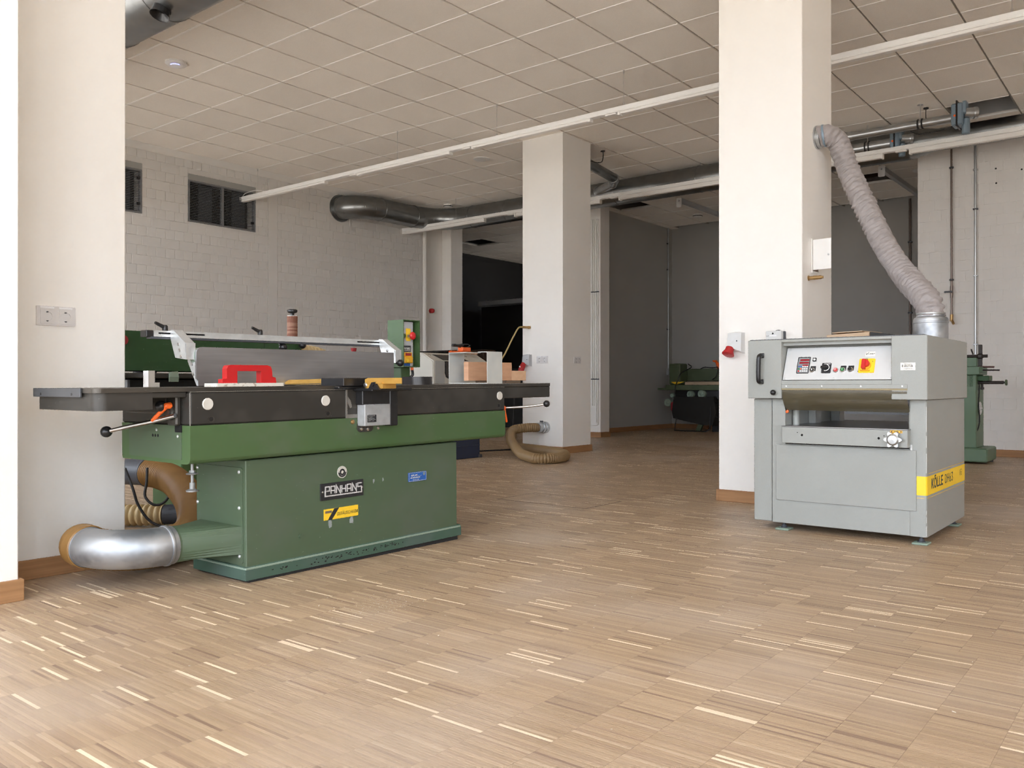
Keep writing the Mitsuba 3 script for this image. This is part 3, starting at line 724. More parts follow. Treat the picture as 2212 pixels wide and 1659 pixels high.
br = lp(PL + '__throat_bracket', cat_(bx(.505, .513, -.0345, -.030, .655, .785), bx(.513, .596, -.0345, -.030, .655, .672), prism(sg.Polygon([(.515, .755), (.532, .735), (.540, .706), (.530, .700), (.517, .722)]), 'y', -.0345, -.0305)), 'bed_edge', False)
lp(br + '__bolt', lathe((.545, -.031, .637), (0, -1, 0), [(.011, 0), (.010, .004), (.004, .007), (0, .007)], 16), 'brass')
# fence with its rear bar and arms
fe = lp(PL + '__fence', prism(sg.box(.085, .8065, 1.257, .982).union(rrect(.052, .3, .82, .982, .03)).union(sg.box(.06, .8065, .3, .85)), 'y', .450, .462), 'aluminium', False)
lp(fe + '__rear_casting', cat_(bx(.075, 1.22, .462, .485, .83, .86, .003), prism(rrect(.05, .14, .90, .98, .03), 'y', .463, .50)), 'green_edge', 25)
lp(fe + '__back_brace', prism(sg.Polygon([(.455, .8065), (.53, .92), (.52, .95), (.462, .96)]), 'x', .055, .066), 'zinc', False)
for v, w in ((.49, .905), (.48, .86)): lp(fe + '__brace_bolt', lathe((.055, v, w), (-1, 0, 0), [(.008, 0), (.007, .004), (0, .006)], 12), 'steel')
bar = sg.box(-.066, 1.030, 1.331, 1.058).difference(rrect(-.045, .187, 1.042, 1.0495, .0037)).difference(rrect(1.12, 1.315, 1.040, 1.0475, .0037))
rb_ = lp(PL + '__guard_bar', cat_(prism(bar, 'y', .600, .604), bx(-.066, 1.331, .604, .660, 1.030, 1.034), bx(-.066, 1.331, .604, .66, 1.054, 1.058), bx(-.06, 1.325, .65, .66, 1.034, 1.054)), 'zinc', False)
lp(rb_ + '__slot_backing', cat_(bx(-.05, .192, .606, .61, 1.036, 1.054), bx(1.115, 1.32, .606, .61, 1.036, 1.054)), 'black_void', False)
lp(rb_ + '__end_block', bx(-.100, -.067, .602, .658, 1.028, 1.058, .002), 'black_plastic', False)
lp(rb_ + '__lower_strip', bx(-.08, 1.325, .602, .64, 1.020, 1.0298), 'anthracite', False)
def arm(u):
    k = lp(PL + '__arm', cat_(prism(sg.Polygon([(.47, .925), (.56, .935), (.60, 1.025), (.60, 1.060), (.575, 1.062), (.475, 1.0)]), 'x', u, u + .005), bx(u, u + .045, .466, .470, .925, 1.0),
        hull([(u, .470, .998), (u + .045, .470, .998), (u, .575, 1.062), (u + .045, .575, 1.062), (u, .472, .994), (u + .045, .472, .994), (u, .575, 1.057), (u + .045, .575, 1.057)]), bx(u, u + .045, .575, .605, 1.0585, 1.062)), 'zinc', False)
    for w in (.995, .968, .94): lp(k + '__screw', lathe((u, .535 - (1 - w) * .4, w), (-1, 0, 0), [(.008, 0), (.007, .003), (0, .005)], 14), 'chrome')
arm(.012); arm(1.285)
lp(PL + '__fence_knob', cat_(ball((.64, .62, 1.00), .021, 20), cyl((.64, .62, 1.00), (.64, .66, 1.03), .007)), 'black_plastic', 40)
lp(PL + '__fence_knob', cat_(ball((1.315, .46, .925), .02, 20), cyl((1.29, .47, .925), (1.315, .46, .925), .007)), 'black_plastic', 40)
for u in (.003, .51): clamp_lever(PL + '__clamp_lever', (u, .63, 1.058), (-1, -.05, .18), .05, 'black_plastic', axis=(0, 0, 1))
# bridge guard across the cutters, on its carrier
gu = lp(PL + '__bridge_guard', cat_(hull([(.525, .10, .816), (.60, .10, .816), (.525, .10, .836), (.60, .10, .836), (.525, .47, .812), (.60, .47, .812), (.535, .43, .832), (.59, .43, .832)]), bx(.53, .595, .10, .46, .809, .8115)), 'guard_gold', 20)
lp(PL + '__guard_holder', cat_(bx(.470, .62, -.06, .10, .802, .839, .002), bx(.45, .60, -.05, .05, .789, .802, .004)), 'black_plastic', False)
g2 = lp(PL + '__guard_rail', cat_(prism(sg.Polygon([(-.345, .812), (-.345, .838), (-.12, .838), (-.10, .832), (-.10, .790), (-.22, .790), (-.22, .812)]), 'x', .56, .64)), 'guard_gold', False)
lp(g2 + '__lug', bx(.553, .56, -.22, -.12, .812, .818), 'guard_gold', False)
lp(g2 + '__bolt', lathe((.56, -.108, .806), (-1, 0, 0), [(.0115, 0), (.0115, .005), (.008, .009), (0, .009)], 20), 'chrome')
lp(g2 + '__end_grip', prism(rrect(.545, .655, -.46, -.33, .045), 'z', .807, .842), 'black_plastic', 30)
lp(g2 + '__pivot_lug', cat_(prism(sg.Polygon([(-.21, .785), (-.13, .785), (-.155, .818), (-.175, .82)]), 'x', .55, .56), cyl((.545, -.165, .808), (.55, -.165, .808), .008)), 'black_plastic', False)
lp(g2 + '__stop_lever', tube([(.62, -.09, .788), (.70, -.10, .785), (.77, -.10, .781)], .006, 10), 'black_plastic', 40)
lp(PL + '__guard_carrier', cat_(bx(.733, .785, -.080, -.030, .612, .786, .004), bx(.565, .735, -.078, -.03, .715, .786, .003), bx(.55, .80, -.16, -.03, .778, .792, .003)), 'black_plastic', False)
gb = lp(PL + '__guard_box', bx(.573, .732, -.084, -.030, .617, .717, .003), 'grey_box', False)
lp(gb + '__rating_plate', bx(.588, .642, -.0850, -.084, .634, .668), 'sign_black', False)
for i in range(5): lp(gb + '__rating_text', bx(.591, .591 + (.046, .03, .04, .046, .036)[i], -.0853, -.085, .663 - i * .006, .6645 - i * .006), 'grey_box', False)
lp(PL + '__mounting_plate', prism(rrect(.572, .665, .588, .64, .018), 'y', -.036, -.030), 'cast_iron', False)
for u, w in ((.592, .603), (.630, .600), (.700, .603)): lp(PL + '__plate_bolt', lathe((u, -.036 if u < .66 else -.03, w), (0, -1, 0), [(.009, 0), (.008, .005), (0, .007)], 14), 'chrome')
# control pendant on its post
pn = lp(PL + '__control_box', cat_(bx(1.475, 1.613, .602, .735, .905, .910), bx(1.475, 1.613, .602, .735, 1.182, 1.187), bx(1.475, 1.480, .60, .735, .905, 1.187), bx(1.608, 1.613, .60, .735, .905, 1.187), bx(1.475, 1.613, .725, .735, .905, 1.187)), 'green_paint', False)
lp(pn + '__front_panel', bx(1.480, 1.583, .628, .634, .911, 1.178, .0015), 'grey_plastic', False)
for u in (1.486, 1.577):
    for w in (.918, 1.05, 1.170): lp(pn + '__panel_screw', lathe((u, .628, w), (0, -1, 0), [(.004, 0), (.003, .002), (0, .0025)], 10), 'chrome')
lp(pn + '__emergency_plate', prism(rrect(1.522, 1.560, 1.062, 1.138, .008), 'y', .626, .628), 'yellow', False)
es = lp(pn + '__emergency_stop', lathe((1.541, .626, 1.092), (.15, -1, 0), [(.012, 0), (.012, .022), (.0, .022)], 20), 'chrome')
lp(es + '__mushroom', lathe((1.5435, .606, 1.092), (.15, -1, 0), [(.010, 0), (.022, .006), (.024, .014), (.020, .022), (.012, .026), (0, .027)], 24), 'red_plastic', 40)
lp(pn + '__start_button', cat_(lathe((1.497, .628, 1.092), (0, -1, 0), [(.017, 0), (.017, .012), (.012, .015), (.012, .013), (0, .013)], 24)), 'chrome')
lp(pn + '__start_cap', cyl((1.497, .616, 1.092), (1.497, .611, 1.092), .0095), 'green_paint')
lp(pn + '__name_plate', bx(1.482, 1.563, .6268, .628, .997, 1.034), 'sign_black', False)
lp(pn + '__name_letters', cat_(place_text('PANHANS', .015, (1.487, .6266, 1.010), (1, 0, 0), (0, 0, 1), .0004, True, .071), bx(1.487, 1.558, .6262, .6267, 1.003, 1.006)), 'sign_silver', False)
lp(pn + '__main_switch', cat_(bx(1.490, 1.560, .612, .628, .970, 1.000 - .006, .003)), 'amber', False)
sw = lp(pn + '__switch_cover', bx(1.492, 1.562, .606, .628, .912 + .018, .9695, .004), 'amber', False)
lp(sw + '__button', lathe((1.51, .606, .945), (0, -1, 0), [(.012, 0), (.011, .006), (0, .007)], 20), 'yellow', 40)
lp(pn + '__switch_window', bx(1.503, 1.55, .6112, .612, .974, .989), 'dark_red', False)
lp(pn + '__dealer_plate', bx(1.482, 1.556, .6268, .628, .9125, .9285 + .0), 'blue_label', False)
lp(PL + '__control_post', cat_(bx(1.49, 1.57, .64, .72, .70, .905, .004), bx(1.47, 1.59, .505, .74, .66, .72, .004)), 'green_paint', False)
lp(PL + '__cable_gland', lathe((1.565, .62, .905), (0, 0, -1), [(.009, 0), (.009, .016), (0, .016)], 14), 'orange_plastic')
lp(PL + '__control_cable', tube(spline([(1.565, .62, .889), (1.57, .62, .86), (1.555, .63, .84), (1.56, .64, .80), (1.56, .66, .72)], 24), .008, 10), 'black_plastic', 60)
# plates and labels on the base
def stroke(pts, w, v0, v1):
    return prism(sg.LineString(pts).buffer(w / 2, cap_style=2, join_style=2), 'y', v0, v1)
pl1 = lp(PL + '__name_plate', bx(.384, .635, -.0005, .005, .2885, .3645, .001), 'sign_black', False)
def block_letters(u0, w0, lw, lh, gap, t, v0, v1):
    S = {'P': [[(0, -.18), (0, 1), (1, 1), (1, .42), (.25, .42)]], 'A': [[(0, 0), (0, 1), (1, 1), (1, 0)], [(0, .42), (1, .42)]],
         'N': [[(0, 0), (0, 1), (1, 0), (1, 1)]], 'H': [[(0, 0), (0, 1)], [(1, 0), (1, 1)], [(0, .5), (1, .5)]],
         'R': [[(0, 0), (0, 1), (1, 1), (1, .42), (0, .42)], [(.35, .42), (1, 0)]], 'S': [[(1.05, 1), (0, 1), (0, .52), (1, .52), (1, -.05)]]}
    out = []
    for i, ch in enumerate('PANHANS'):
        for pl in S[ch]:
            out.append(stroke([(u0 + i * (lw + gap) + x * lw, w0 + y * lh) for x, y in pl], t, v0, v1))
    return out
LW, LG = .0226, .0088
L_ = block_letters(.411, .3150, LW, .0335, LG, .0054, -.0016, -.0004)
x_end = .411 + 7 * LW + 6 * LG
lp(pl1 + '__letters', cat_(*L_, stroke([(.4085, .332), (.4085, .3065), (x_end + .001, .3065), (x_end + .001, .318)], .0054, -.0016, -.0004)), 'sign_silver', False)
for u in (.396, .626): lp(pl1 + '__rivet', lathe((u, -.0005, .327), (0, -1, 0), [(.005, 0), (.004, .002), (0, .003)], 12), 'chrome')
bd = lp(PL + '__round_badge', cyl((.509, .005, .408), (.509, .0, .408), .0275, 36), 'badge_cream', 30)
lp(bd + '__ring', lathe((.509, 0, .408), (0, -1, 0), [(.0155, 0), (.0155, .0006), (.0075, .0006), (.0075, 0)], 28), 'sign_black', 30)
a_ = np.linspace(math.pi * 1.02, math.pi * 1.98, 14)
lp(bd + '__lower_arc', prism(sg.Polygon([(.509 + .0235 * math.cos(t), .408 + .0235 * math.sin(t)) for t in a_] + [(.509 + .0165 * math.cos(t), .408 + .0165 * math.sin(t)) for t in a_[::-1]]), 'y', -.0006, .0002), 'sign_black', False)
bl = lp(PL + '__dealer_plate', prism(rrect(.929, 1.055, .320, .3665, .005), 'y', .0005, .005), 'blue_label', False)
lp(bl + '__border', cat_(*[prism(rrect(.931, 1.053, .322, .3645, .004).difference(rrect(.9325, 1.0515, .3235, .363, .003)), 'y', -.0001, .0005)]), 'sign_silver', False)
lp(bl + '__text', cat_(*[prism(sg.LineString([(u_ + .947 + q_ * .0011, .3505 + .0035 * math.sin(q_ * 1.9 + u_ * 400) + q_ * .00012) for q_ in range(n_)]).buffer(.0007), 'y', -.0001, .0005) for u_, n_ in ((0, 20), (.026, 16))], bx(.945, 1.022, -.0001, .0005, .3455, .3463), *[bx(.943 + q_ * .0061, .943 + q_ * .0061 + (.0046 if q_ % 3 else .0052), -.0001, .0005, .3368, .3415) for q_ in range(11)], place_text('Kassel', .006, (.958, .0004, .3262), (1, 0, 0), (0, 0, 1), .0004, False, .044)), 'sign_silver', False)
lp(bl + '__emblem', cyl((1.038, .0006, .354), (1.038, .0, .354), .0085, 10), 'gate_blue', 30)
yl = lp(PL + '__noise_label', bx(.404, .603, .001, .005, .198, .2475), 'yellow', False)
lp(yl + '__stripe', prism(sg.Polygon([(.424, .2475), (.424, .2475), (.462, .2475), (.492, .2475), (.452, .198), (.424, .198)]).intersection(sg.Polygon([(.425, .198), (.449, .198), (.489, .2475), (.462, .2475)])), 'y', .0002, .001), 'sign_black', False)
lp(yl + '__maker', bx(.410, .448, .0002, .001, .229, .2395), 'joint_brown', False)
lp(yl + '__text', place_text('GERÄUSCHARM', .0145, (.476, .001, .2125), (1, 0, 0), (0, 0, 1), .0008, False, .124), 'sign_black', False)
mat('glue_trace', (0.27, 0.30, 0.29), 0.7)
def blot(u, w, su, sw, n, seed):
    r_ = random.Random(seed)
    return cat_(*[bx(u + r_.uniform(-su, su), u + r_.uniform(-su, su) + .004, .0032, .0039, w + r_.uniform(-sw, sw), w + r_.uniform(-sw, sw) + .003) for _ in range(n)])
lp(PL + '__glue_trace', cat_(blot(.438, .178, .008, .018, 26, 1), blot(.562, .178, .010, .016, 26, 2), blot(.70, .345, .005, .010, 10, 3), blot(.76, .347, .003, .010, 8, 4)), 'glue_trace', False, kind='stuff')
lp(PL + '__paint_chips', cat_(*[bx(u, u + rng.uniform(.003, .010), -.0045, -.0042, w, w + rng.uniform(.002, .006)) for u, w in [(rng.gauss(.56, .14), rng.uniform(.014, .034)) for _ in range(46)] + [(rng.gauss(.80, .05), rng.uniform(.022, .034)) for _ in range(18)] + [(rng.uniform(.12, .25), rng.uniform(.02, .03)) for _ in range(10)]]), 'black_plastic', False, kind='stuff')
# extraction chute: rectangle to circle
def chute():
    n = 40
    t = np.linspace(0, 2 * np.pi, n, endpoint=False)
    c = np.stack([np.full(n, -.215), .185 + .0745 * np.cos(t), .166 + .0745 * np.sin(t)], 1)
    rect = []
    for a in t:
        x, y = math.cos(a), math.sin(a); s = 1 / max(abs(x), abs(y))
        rect.append((.004, .183 + .155 * x * s, .168 + .058 * y * s))
    V = np.vstack([rect, c]); F = []
    for i in range(n):
        j = (i + 1) % n
        F += [(i, j, n + j), (i, n + j, n + i)]
    return mesh_of(V, [f[::-1] for f in F])
ch = lp(PL + '__chute', chute(), 'green_grey', 18)
lp(ch + '__collar', lathe((-.212, .185, .166), (-1, 0, 0), [(.0745, 0), (.0745, .03), (.070, .03), (.070, 0)], 40), 'green_grey')
# elbow and hose
mat('elbow_zinc', lambda p, n, uv: mix((0.30, 0.32, 0.34), (0.52, 0.54, 0.56), smoothstep(.35, .65, fbm(p.x * 9, p.y * 9, p.z * 9, 4))), 0.46, metal=0.85)
mat('hose_brown', lambda p, n, uv: mix((0.20, 0.103, 0.029), (0.28, 0.150, 0.048), fbm(p.x * 8, p.y * 8, p.z * 8, 2)), 0.38, spec=0.5)
mat('hose_tan', (0.50, 0.38, 0.20), 0.45)
EL = thing('pipe_elbow', 'large shiny galvanised pipe elbow plugged on the chute of the green planer', 'pipe elbow')
R_ = .20
arc = [(-.225 - .02 * 0, .185, .166)] + [(-.25 - R_ * math.sin(a), .185 + R_ * (1 - math.cos(a)), .166) for a in np.linspace(0, math.pi / 2, 26)] + [(-.45, .41, .166)]
arcW = np.array([W(p) for p in arc])
put(EL + '__body', tube(arcW, .0775, 48), 'elbow_zinc', 40)
t_ = np.gradient(arcW, axis=0); t_ /= np.linalg.norm(t_, axis=1, keepdims=True)
sd = np.stack([t_[:, 1], -t_[:, 0], 0 * t_[:, 0]], 1)
ps = arcW + .0778 * (math.cos(-.32) * sd + math.sin(-.32) * np.array([0, 0, 1]))
put(EL + '__weld_seam', tube(ps, .0012, 6), 'galvanised', 60)
put(EL + '__bead', seam(arcW[1], arcW[0] - arcW[1], .0765, .014, .006), 'elbow_zinc', 30)
put(EL + '__bead', seam(arcW[-1] - [0, .0, 0], arcW[-1] - arcW[-3], .0765, .014, .005), 'elbow_zinc', 30)
HZ = thing('flexible_hose', 'brown ribbed hose looping behind the green planer from the elbow to a dark pipe', 'hose')
e0 = arcW[-1]
hp = [e0, e0 + [.005, .06, 0], e0 + [.07, .13, -.03], (1.80, 3.59, .105), (1.934, 3.60, .093), (2.151, 3.715, .090), (2.349, 3.948, .118), (2.501, 4.239, .188), (2.61, 4.582, .257), (2.635, 4.80, .284), (2.636, 4.93, .288)]
put(HZ + '__tube', ribbed(hp, .081, .020, .0062, 36, 8), 'hose_brown', 40)
put(HZ + '__cuff', lathe(e0 - [0, .01, 0], (0, 1, 0), [(.082, 0), (.086, .004), (.086, .045), (.082, .05)], 40), 'hose_brown', 30)
# ---------------------------------------------------------------- grey thickness planer
mat('hammer_grey', lambda p, n, uv: mi.Color3f(0.295, 0.305, 0.285) * (0.93 + 0.10 * fbm(p.x * 3, p.y * 3, p.z * 3, 3) + 0.05 * noise(p.x * 300, p.y * 300, p.z * 300)), 0.42, spec=0.45)
mat('panel_silver', (0.60, 0.61, 0.61), 0.42, metal=.15)
mat('table_steel', (0.20, 0.20, 0.20), 0.25, metal=.8)
mat('paper', (0.78, 0.76, 0.70), 0.7)
mat('ink', (0.03, 0.03, 0.035), 0.6)
mat('stripe_yellow', (0.88, 0.58, 0.02), 0.4)
mat('gold_line', (0.60, 0.42, 0.16), 0.4)
mat('key_grey', (0.20, 0.21, 0.22), 0.5)
mat('display_red', (0.26, 0.01, 0.02), 0.25)
mat('btn_green', (0.01, 0.16, 0.04), 0.35)
mat('btn_white', (0.75, 0.75, 0.75), 0.4)
mat('edge_bare', (0.55, 0.56, 0.55), 0.35, metal=.3)
scene['visor_plastic'] = {'type': 'blendbsdf', 'weight': proc(lambda p, n, uv: 0.62 + 0.25 * fbm(p.y * 9, p.z * 30, 3.0, 3)),
    'bsdf_0': {'type': 'thindielectric', 'int_ior': 1.49}, 'bsdf_1': {'type': 'twosided', 'bsdf': {'type': 'principled', 'base_color': rgb(0.10, 0.085, 0.050), 'roughness': 0.35}}}
TP = thing('thickness_planer', 'grey thickness planer with a yellow stripe and a sloping control panel beside the right pillar', 'planer')
BX0, BX1, BY0, BY1 = 4.68, 5.605, 1.044, 1.960
def tp(n, m, mt, smooth=30, parent=None): return put((parent or TP) + '__' + n, m, mt, smooth)
rc = sg.box(BX0 + .012, BY0 + .012, BX1 - .012, 1.12).buffer(.012, quad_segs=6)
tp('side_column', prism(rc, 'z', .043, .742), 'hammer_grey', 25)
body = tp('body', cat_(bx(BX0 + .002, BX1, 1.115, 1.853, .043, .49, .002), bx(BX0 + .002, BX1, 1.778, 1.853, .485, .742, .002), bx(BX1 - .05, BX1, 1.12, 1.778, .49, .56)), 'hammer_grey', False)
tp('side_cabinet', bx(BX0, BX1, 1.8565, BY1, .046, .742, .004), 'hammer_grey', False)
tp('edge_wear', cat_(*[tube([(BX0 + .0028, BY0 + .0028, z), (BX0 + .0024, BY0 + .0024, z + l)], .0017, 6) for z, l in [(.05, .05), (.115, .03), (.16, .02), (.37, .10), (.50, .06), (.58, .13)]]), 'edge_bare', 30)
labels[TP + '__edge_wear'] = {'kind': 'stuff'}
tp('cover_panel', bx(4.672, 4.6795, 1.093, 1.828, .173, .485, .0015), 'hammer_grey', False)
tp('guide_post', bx(4.674, 4.682, 1.112, 1.121, .485, .512), 'edge_bare', False)
tp('lower_gap', bx(4.70, 4.71, 1.12, 1.778, .488, .503), 'black_void', False)
for m_ in (bx(5.05, 5.15, 1.735, 1.777, .592, .742, .003), bx(5.45, 5.54, 1.72, 1.776, .592, .742, .003), cyl((4.78, 1.752, .50), (4.78, 1.752, .742), .018, 20)): tp('inner_post', m_, 'hammer_grey', 30)
for x_ in (4.98, 5.30): tp('pressure_roller', cyl((x_, 1.125, .73), (x_, 1.775, .73), .045, 28), 'table_steel', 30)
tp('inner_guard', bx(5.0, 5.02, 1.125, 1.55, .655, .742), 'key_grey', False)
tp('red_bolt', lathe((4.70, 1.773, .672), (-1, 0, 0), [(0.010, 0), (.010, .01), (0, .012)], 12), 'orange_plastic')
# table
tb_ = tp('table', bx(4.625, 5.66, 1.122, 1.776, .498, .588, .002), 'hammer_grey', False)
tp('top_plate', bx(4.622, 5.665, 1.120, 1.778, .588, .594, .001), 'table_steel', False, tb_)
for y, z, r in ((1.663, .545, .0062), (1.262, .543, .0062), (1.688, .558, .0028), (1.236, .556, .003)): tp('hole', cyl((4.6245, y, z), (4.63, y, z), r, 16), 'black_void', 30, tb_)
star = sg.Polygon([((.036 + .008 * math.cos(6 * t)) * math.cos(t), (.036 + .008 * math.cos(6 * t)) * math.sin(t)) for t in np.linspace(0, 2 * np.pi, 96, endpoint=False)])
kn = prism(star, 'x', -.028, .0); kn.apply_translation((4.612, 1.184, .540))
km = tp('star_knob', cat_(kn, lathe((4.584, 1.184, .540), (-1, 0, 0), [(.030, 0), (.022, .006), (0, .008)], 32), cyl((4.612, 1.184, .54), (4.625, 1.184, .54), .018)), 'galvanised', 25)
sc_ = tp('scale_label', bx(4.6238, 4.625, 1.147, 1.206, .573, .586), 'amber', False, tb_)
tp('scale_print', cat_(bx(4.6234, 4.6238, 1.166, 1.188, .5785, .5815), bx(4.6234, 4.6238, 1.151, 1.155, .576, .584), bx(4.6234, 4.6238, 1.196, 1.2, .576, .584)), 'ink', False, sc_)
# hood
HX, HY0, HY1, HZ0, HZ1 = 4.630, 1.030, 1.975, .744, 1.073
hd = tp('hood', cat_(bx(HX, 5.60, 1.7795, HY1, HZ0, HZ1, .003), bx(HX, 5.60, HY0, 1.2015, HZ0, HZ1, .003), bx(HX, 5.60, 1.2005, 1.7805, 1.058, HZ1, .002), bx(4.76, 5.60, 1.2005, 1.7805, .80, 1.06), bx(HX + .0005, 4.78, 1.2005, 1.7805, .822, .845, .001)), 'hammer_grey', False)
tp('recess_roof', bx(4.66, 4.765, 1.2005, 1.7805, 1.040, 1.0585), 'hammer_grey', False, hd)
tp('roof_plate', bx(HX + .006, 5.595, 1.05, 1.965, HZ1, HZ1 + .004), 'anthracite', False, hd)
tp('side_step', hull([(HX + .002, 1.112, .744), (HX + .002, 1.125, .744), (HX + .002, 1.112, .80), (HX + .002, 1.125, .80), (4.68, 1.112, .744), (4.68, 1.125, .744), (4.68, 1.112, .80), (4.68, 1.125, .80)]), 'hammer_grey', False, hd)
st_ = tp('fixing_strip', bx(HX - .004, HX + .001, 1.124, 1.778, .801, .822, .001), 'hammer_grey', False)
for y in (1.752, 1.556, 1.352, 1.148): tp('screw', lathe((HX - .004, y, .8125), (-1, 0, 0), [(.005, 0), (.004, .003), (0, .0035)], 14), 'chrome', 30, st_)
mat('lip_tan', (0.27, 0.22, 0.12), 0.5)
tp('fixing_lip', bx(HX - .004, HX + .01, 1.124, 1.778, .792, .801), 'lip_tan', False, st_)
vz = [(.799, 4.632), (.78, 4.629), (.75, 4.634), (.72, 4.648), (.695, 4.668), (.676, 4.69)]
ys = np.linspace(1.126, 1.776, 12)
def visor():
    V, F = [], []
    for y in ys:
        for z, x in vz: V.append((x, y, z + .004 * (y - 1.12) / .65 * (1 if z < .7 else 0)))
    m = len(vz)
    for i in range(len(ys) - 1):
        for j in range(m - 1): F += [(i * m + j, i * m + j + 1, (i + 1) * m + j), (i * m + j + 1, (i + 1) * m + j + 1, (i + 1) * m + j)]
    return mesh_of(V, F)
vs_ = tp('visor', visor(), 'visor_plastic', True)
tp('side_cheek', prism(sg.Polygon([(4.636, .80), (4.672, .80), (4.70, .68), (4.685, .676), (4.65, .73)]), 'y', 1.772, 1.776), 'black_plastic', False)
# handle, knob, sticker
hx = HX - .004
tp('handle', cat_(tube(spline([(HX, 1.892, .985), (HX - .028, 1.892, .985), (HX - .040, 1.895, .965), (HX - .040, 1.897, .86), (HX - .028, 1.896, .838), (HX, 1.895, .838)], 40), .0125, 14), bx(HX - .006, HX, 1.878, 1.906, .972, 1.0, .003), bx(HX - .006, HX, 1.881, 1.909, .825, .852, .003)), 'black_plastic', 50)
tp('knob', cat_(ball((HX - .020, 1.820, .778), .0155, 20), cyl((HX - .012, 1.820, .778), (HX, 1.820, .778), .007)), 'black_plastic', 40)
sk = tp('sticker', bx(HX - .0008, HX, 1.086, 1.157, .8955, .9335), 'paper', False)
bars_, y = [], 1.150
while y > 1.098:
    w = rng.choice([.0008, .0012, .002]); bars_.append(bx(HX - .0012, HX - .0008, y - w, y, .911, .9225)); y -= w + rng.choice([.0008, .0014, .002])
tp('print', cat_(*bars_, bx(HX - .0012, HX - .0008, 1.105, 1.14, .926, .928), bx(HX - .0012, HX - .0008, 1.095, 1.148, .901, .902), bx(HX - .0012, HX - .0008, 1.10, 1.14, .905, .906)), 'ink', False, sk)
# sloping control panel
PB = np.array([4.634, 1.7755, .849]); PT = np.array([4.712, 1.7755, 1.028])
pu = (PT - PB); PHt = np.linalg.norm(pu); pu /= PHt
pr_ = np.array([0, -1.0, 0]); pn_ = np.cross(pr_, pu); PWd = .572
if pn_[0] > 0: pn_ = -pn_
MP = np.eye(4); MP[:3, 0], MP[:3, 1], MP[:3, 2], MP[:3, 3] = pr_, pu, pn_, PB
if np.linalg.det(MP[:3, :3]) < 0: raise SystemExit('panel frame')
def pp(n, m, mt, smooth=30, parent=None): return put((parent or cp) + '__' + n, xf(m, MP), mt, smooth)
cp = TP + '__control_panel'
put(cp, xf(bx(0, PWd, 0, PHt, -.006, 0, .0015), MP), 'panel_silver', False)
def at_(fx, fy): return fx * PWd, fy * PHt
for fx, fy in ((.035, .93), (.50, .95), (.02, .04), (.485, .04), (.985, .04)):
    x, y = at_(fx, fy); pp('screw', lathe((x, y, 0), (0, 0, 1), [(.006, 0), (.005, .002), (0, .003)], 14), 'zinc')
def plate(n, f, mt, h=.0015, r=.003, parent=None):
    (x0, y0), (x1, y1) = at_(f[0], f[2]), at_(f[1], f[3])
    return pp(n, prism(rrect(x0, x1, y0, y1, r), 'z', 0, h), mt, False, parent)
def lbl(x0, x1, y0, y1, z0, z1): return bx(x0, x1, y0, y1, z0, z1)
kp = plate('keypad', (.124, .245, .19, .70), 'sign_black', .002, .004)
x0, y0 = at_(.131, .215); x1, y1 = at_(.239, .68)
kg = plate('key_field', (.131, .239, .21, .675), 'key_grey', .0024, .003, kp)
for i, (a, b) in enumerate(((.17, .97), (.12, .97), (.42, .95))):
    yy = y1 - .010 - i * .0165
    pp('display', bx(x0 + (x1 - x0) * a, x0 + (x1 - x0) * b, yy - .0105, yy, .002, .0030), 'display_red', False, kp)
cols = [['blue_label', 'blue_label', 'btn_white', 'btn_white', 'btn_white'], ['btn_green', 'orange_plastic', 'btn_white', 'btn_white', 'btn_white'], ['red_plastic', 'btn_white', 'btn_white', 'btn_white', 'btn_white']]
for r_ in range(3):
    for c_ in range(5):
        pp('key', cyl((x0 + .008 + c_ * .0112, y0 + .036 - r_ * .0135, .002), (x0 + .008 + c_ * .0112, y0 + .036 - r_ * .0135, .0034), .0044, 12), cols[r_][c_], 30, kp)
ks = plate('key_switch', (.268, .302, .555, .67), 'sign_black', .004, .002)
x, y = at_(.284, .615); pp('lock', lathe((x, y, .004), (0, 0, 1), [(.007, 0), (.007, .002), (.003, .003), (0, .002)], 16), 'zinc', 30, ks)
def button(n, fx, fy, cap, r=.0125, lab=None, sym=None, h=.012):
    x, y = at_(fx, fy)
    b = pp(n, lathe((x, y, 0), (0, 0, 1), [(r + .002, 0), (r + .002, .006), (r, .009), (r * .82, .009), (r * .82, .006), (0, .006)], 28), 'chrome')
    if lab: pp('legend', prism(rrect(x - .012, x + .017, y - .004, y + .025, .002), 'z', 0, .0015), 'sign_black', False, b)
    pp('cap', lathe((x, y, .005), (0, 0, 1), [(r * .8, 0), (r * .8, h - .005), (r * .7, h - .003), (0, h - .003)], 24), cap, 30, b)
    if sym: pp('symbol', sym(x, y, h + .002), 'btn_white', 30, b)
    return b
bar_sym = lambda x, y, z: bx(x - .0012, x + .0012, y - .0055, y + .0055, z - .001, z + .0006)
ring_sym = lambda x, y, z: lathe((x, y, z - .001), (0, 0, 1), [(.0062, 0), (.0062, .0014), (.0040, .0014), (.0040, 0)], 24)
arrow = lambda x, y, z: prism(sg.Polygon([(x - .0018, y - .006), (x + .0018, y - .006), (x + .0018, y + .001), (x + .0048, y + .001), (x, y + .007), (x - .0048, y + .001), (x - .0018, y + .001)]), 'z', z - .001, z + .0006)
button('raise_button', .278, .285, 'black_plastic', lab=True, sym=arrow)
rs = plate('rotary_switch', (.365, .452, .19, .50), 'sign_black', .004, .005)
x, y = at_(.409, .335)
pp('dial', lathe((x, y, .004), (0, 0, 1), [(.020, 0), (.019, .008), (.016, .010), (0, .010)], 28), 'black_plastic', 30, rs)
a_ = np.linspace(-1.9, 1.3, 16)
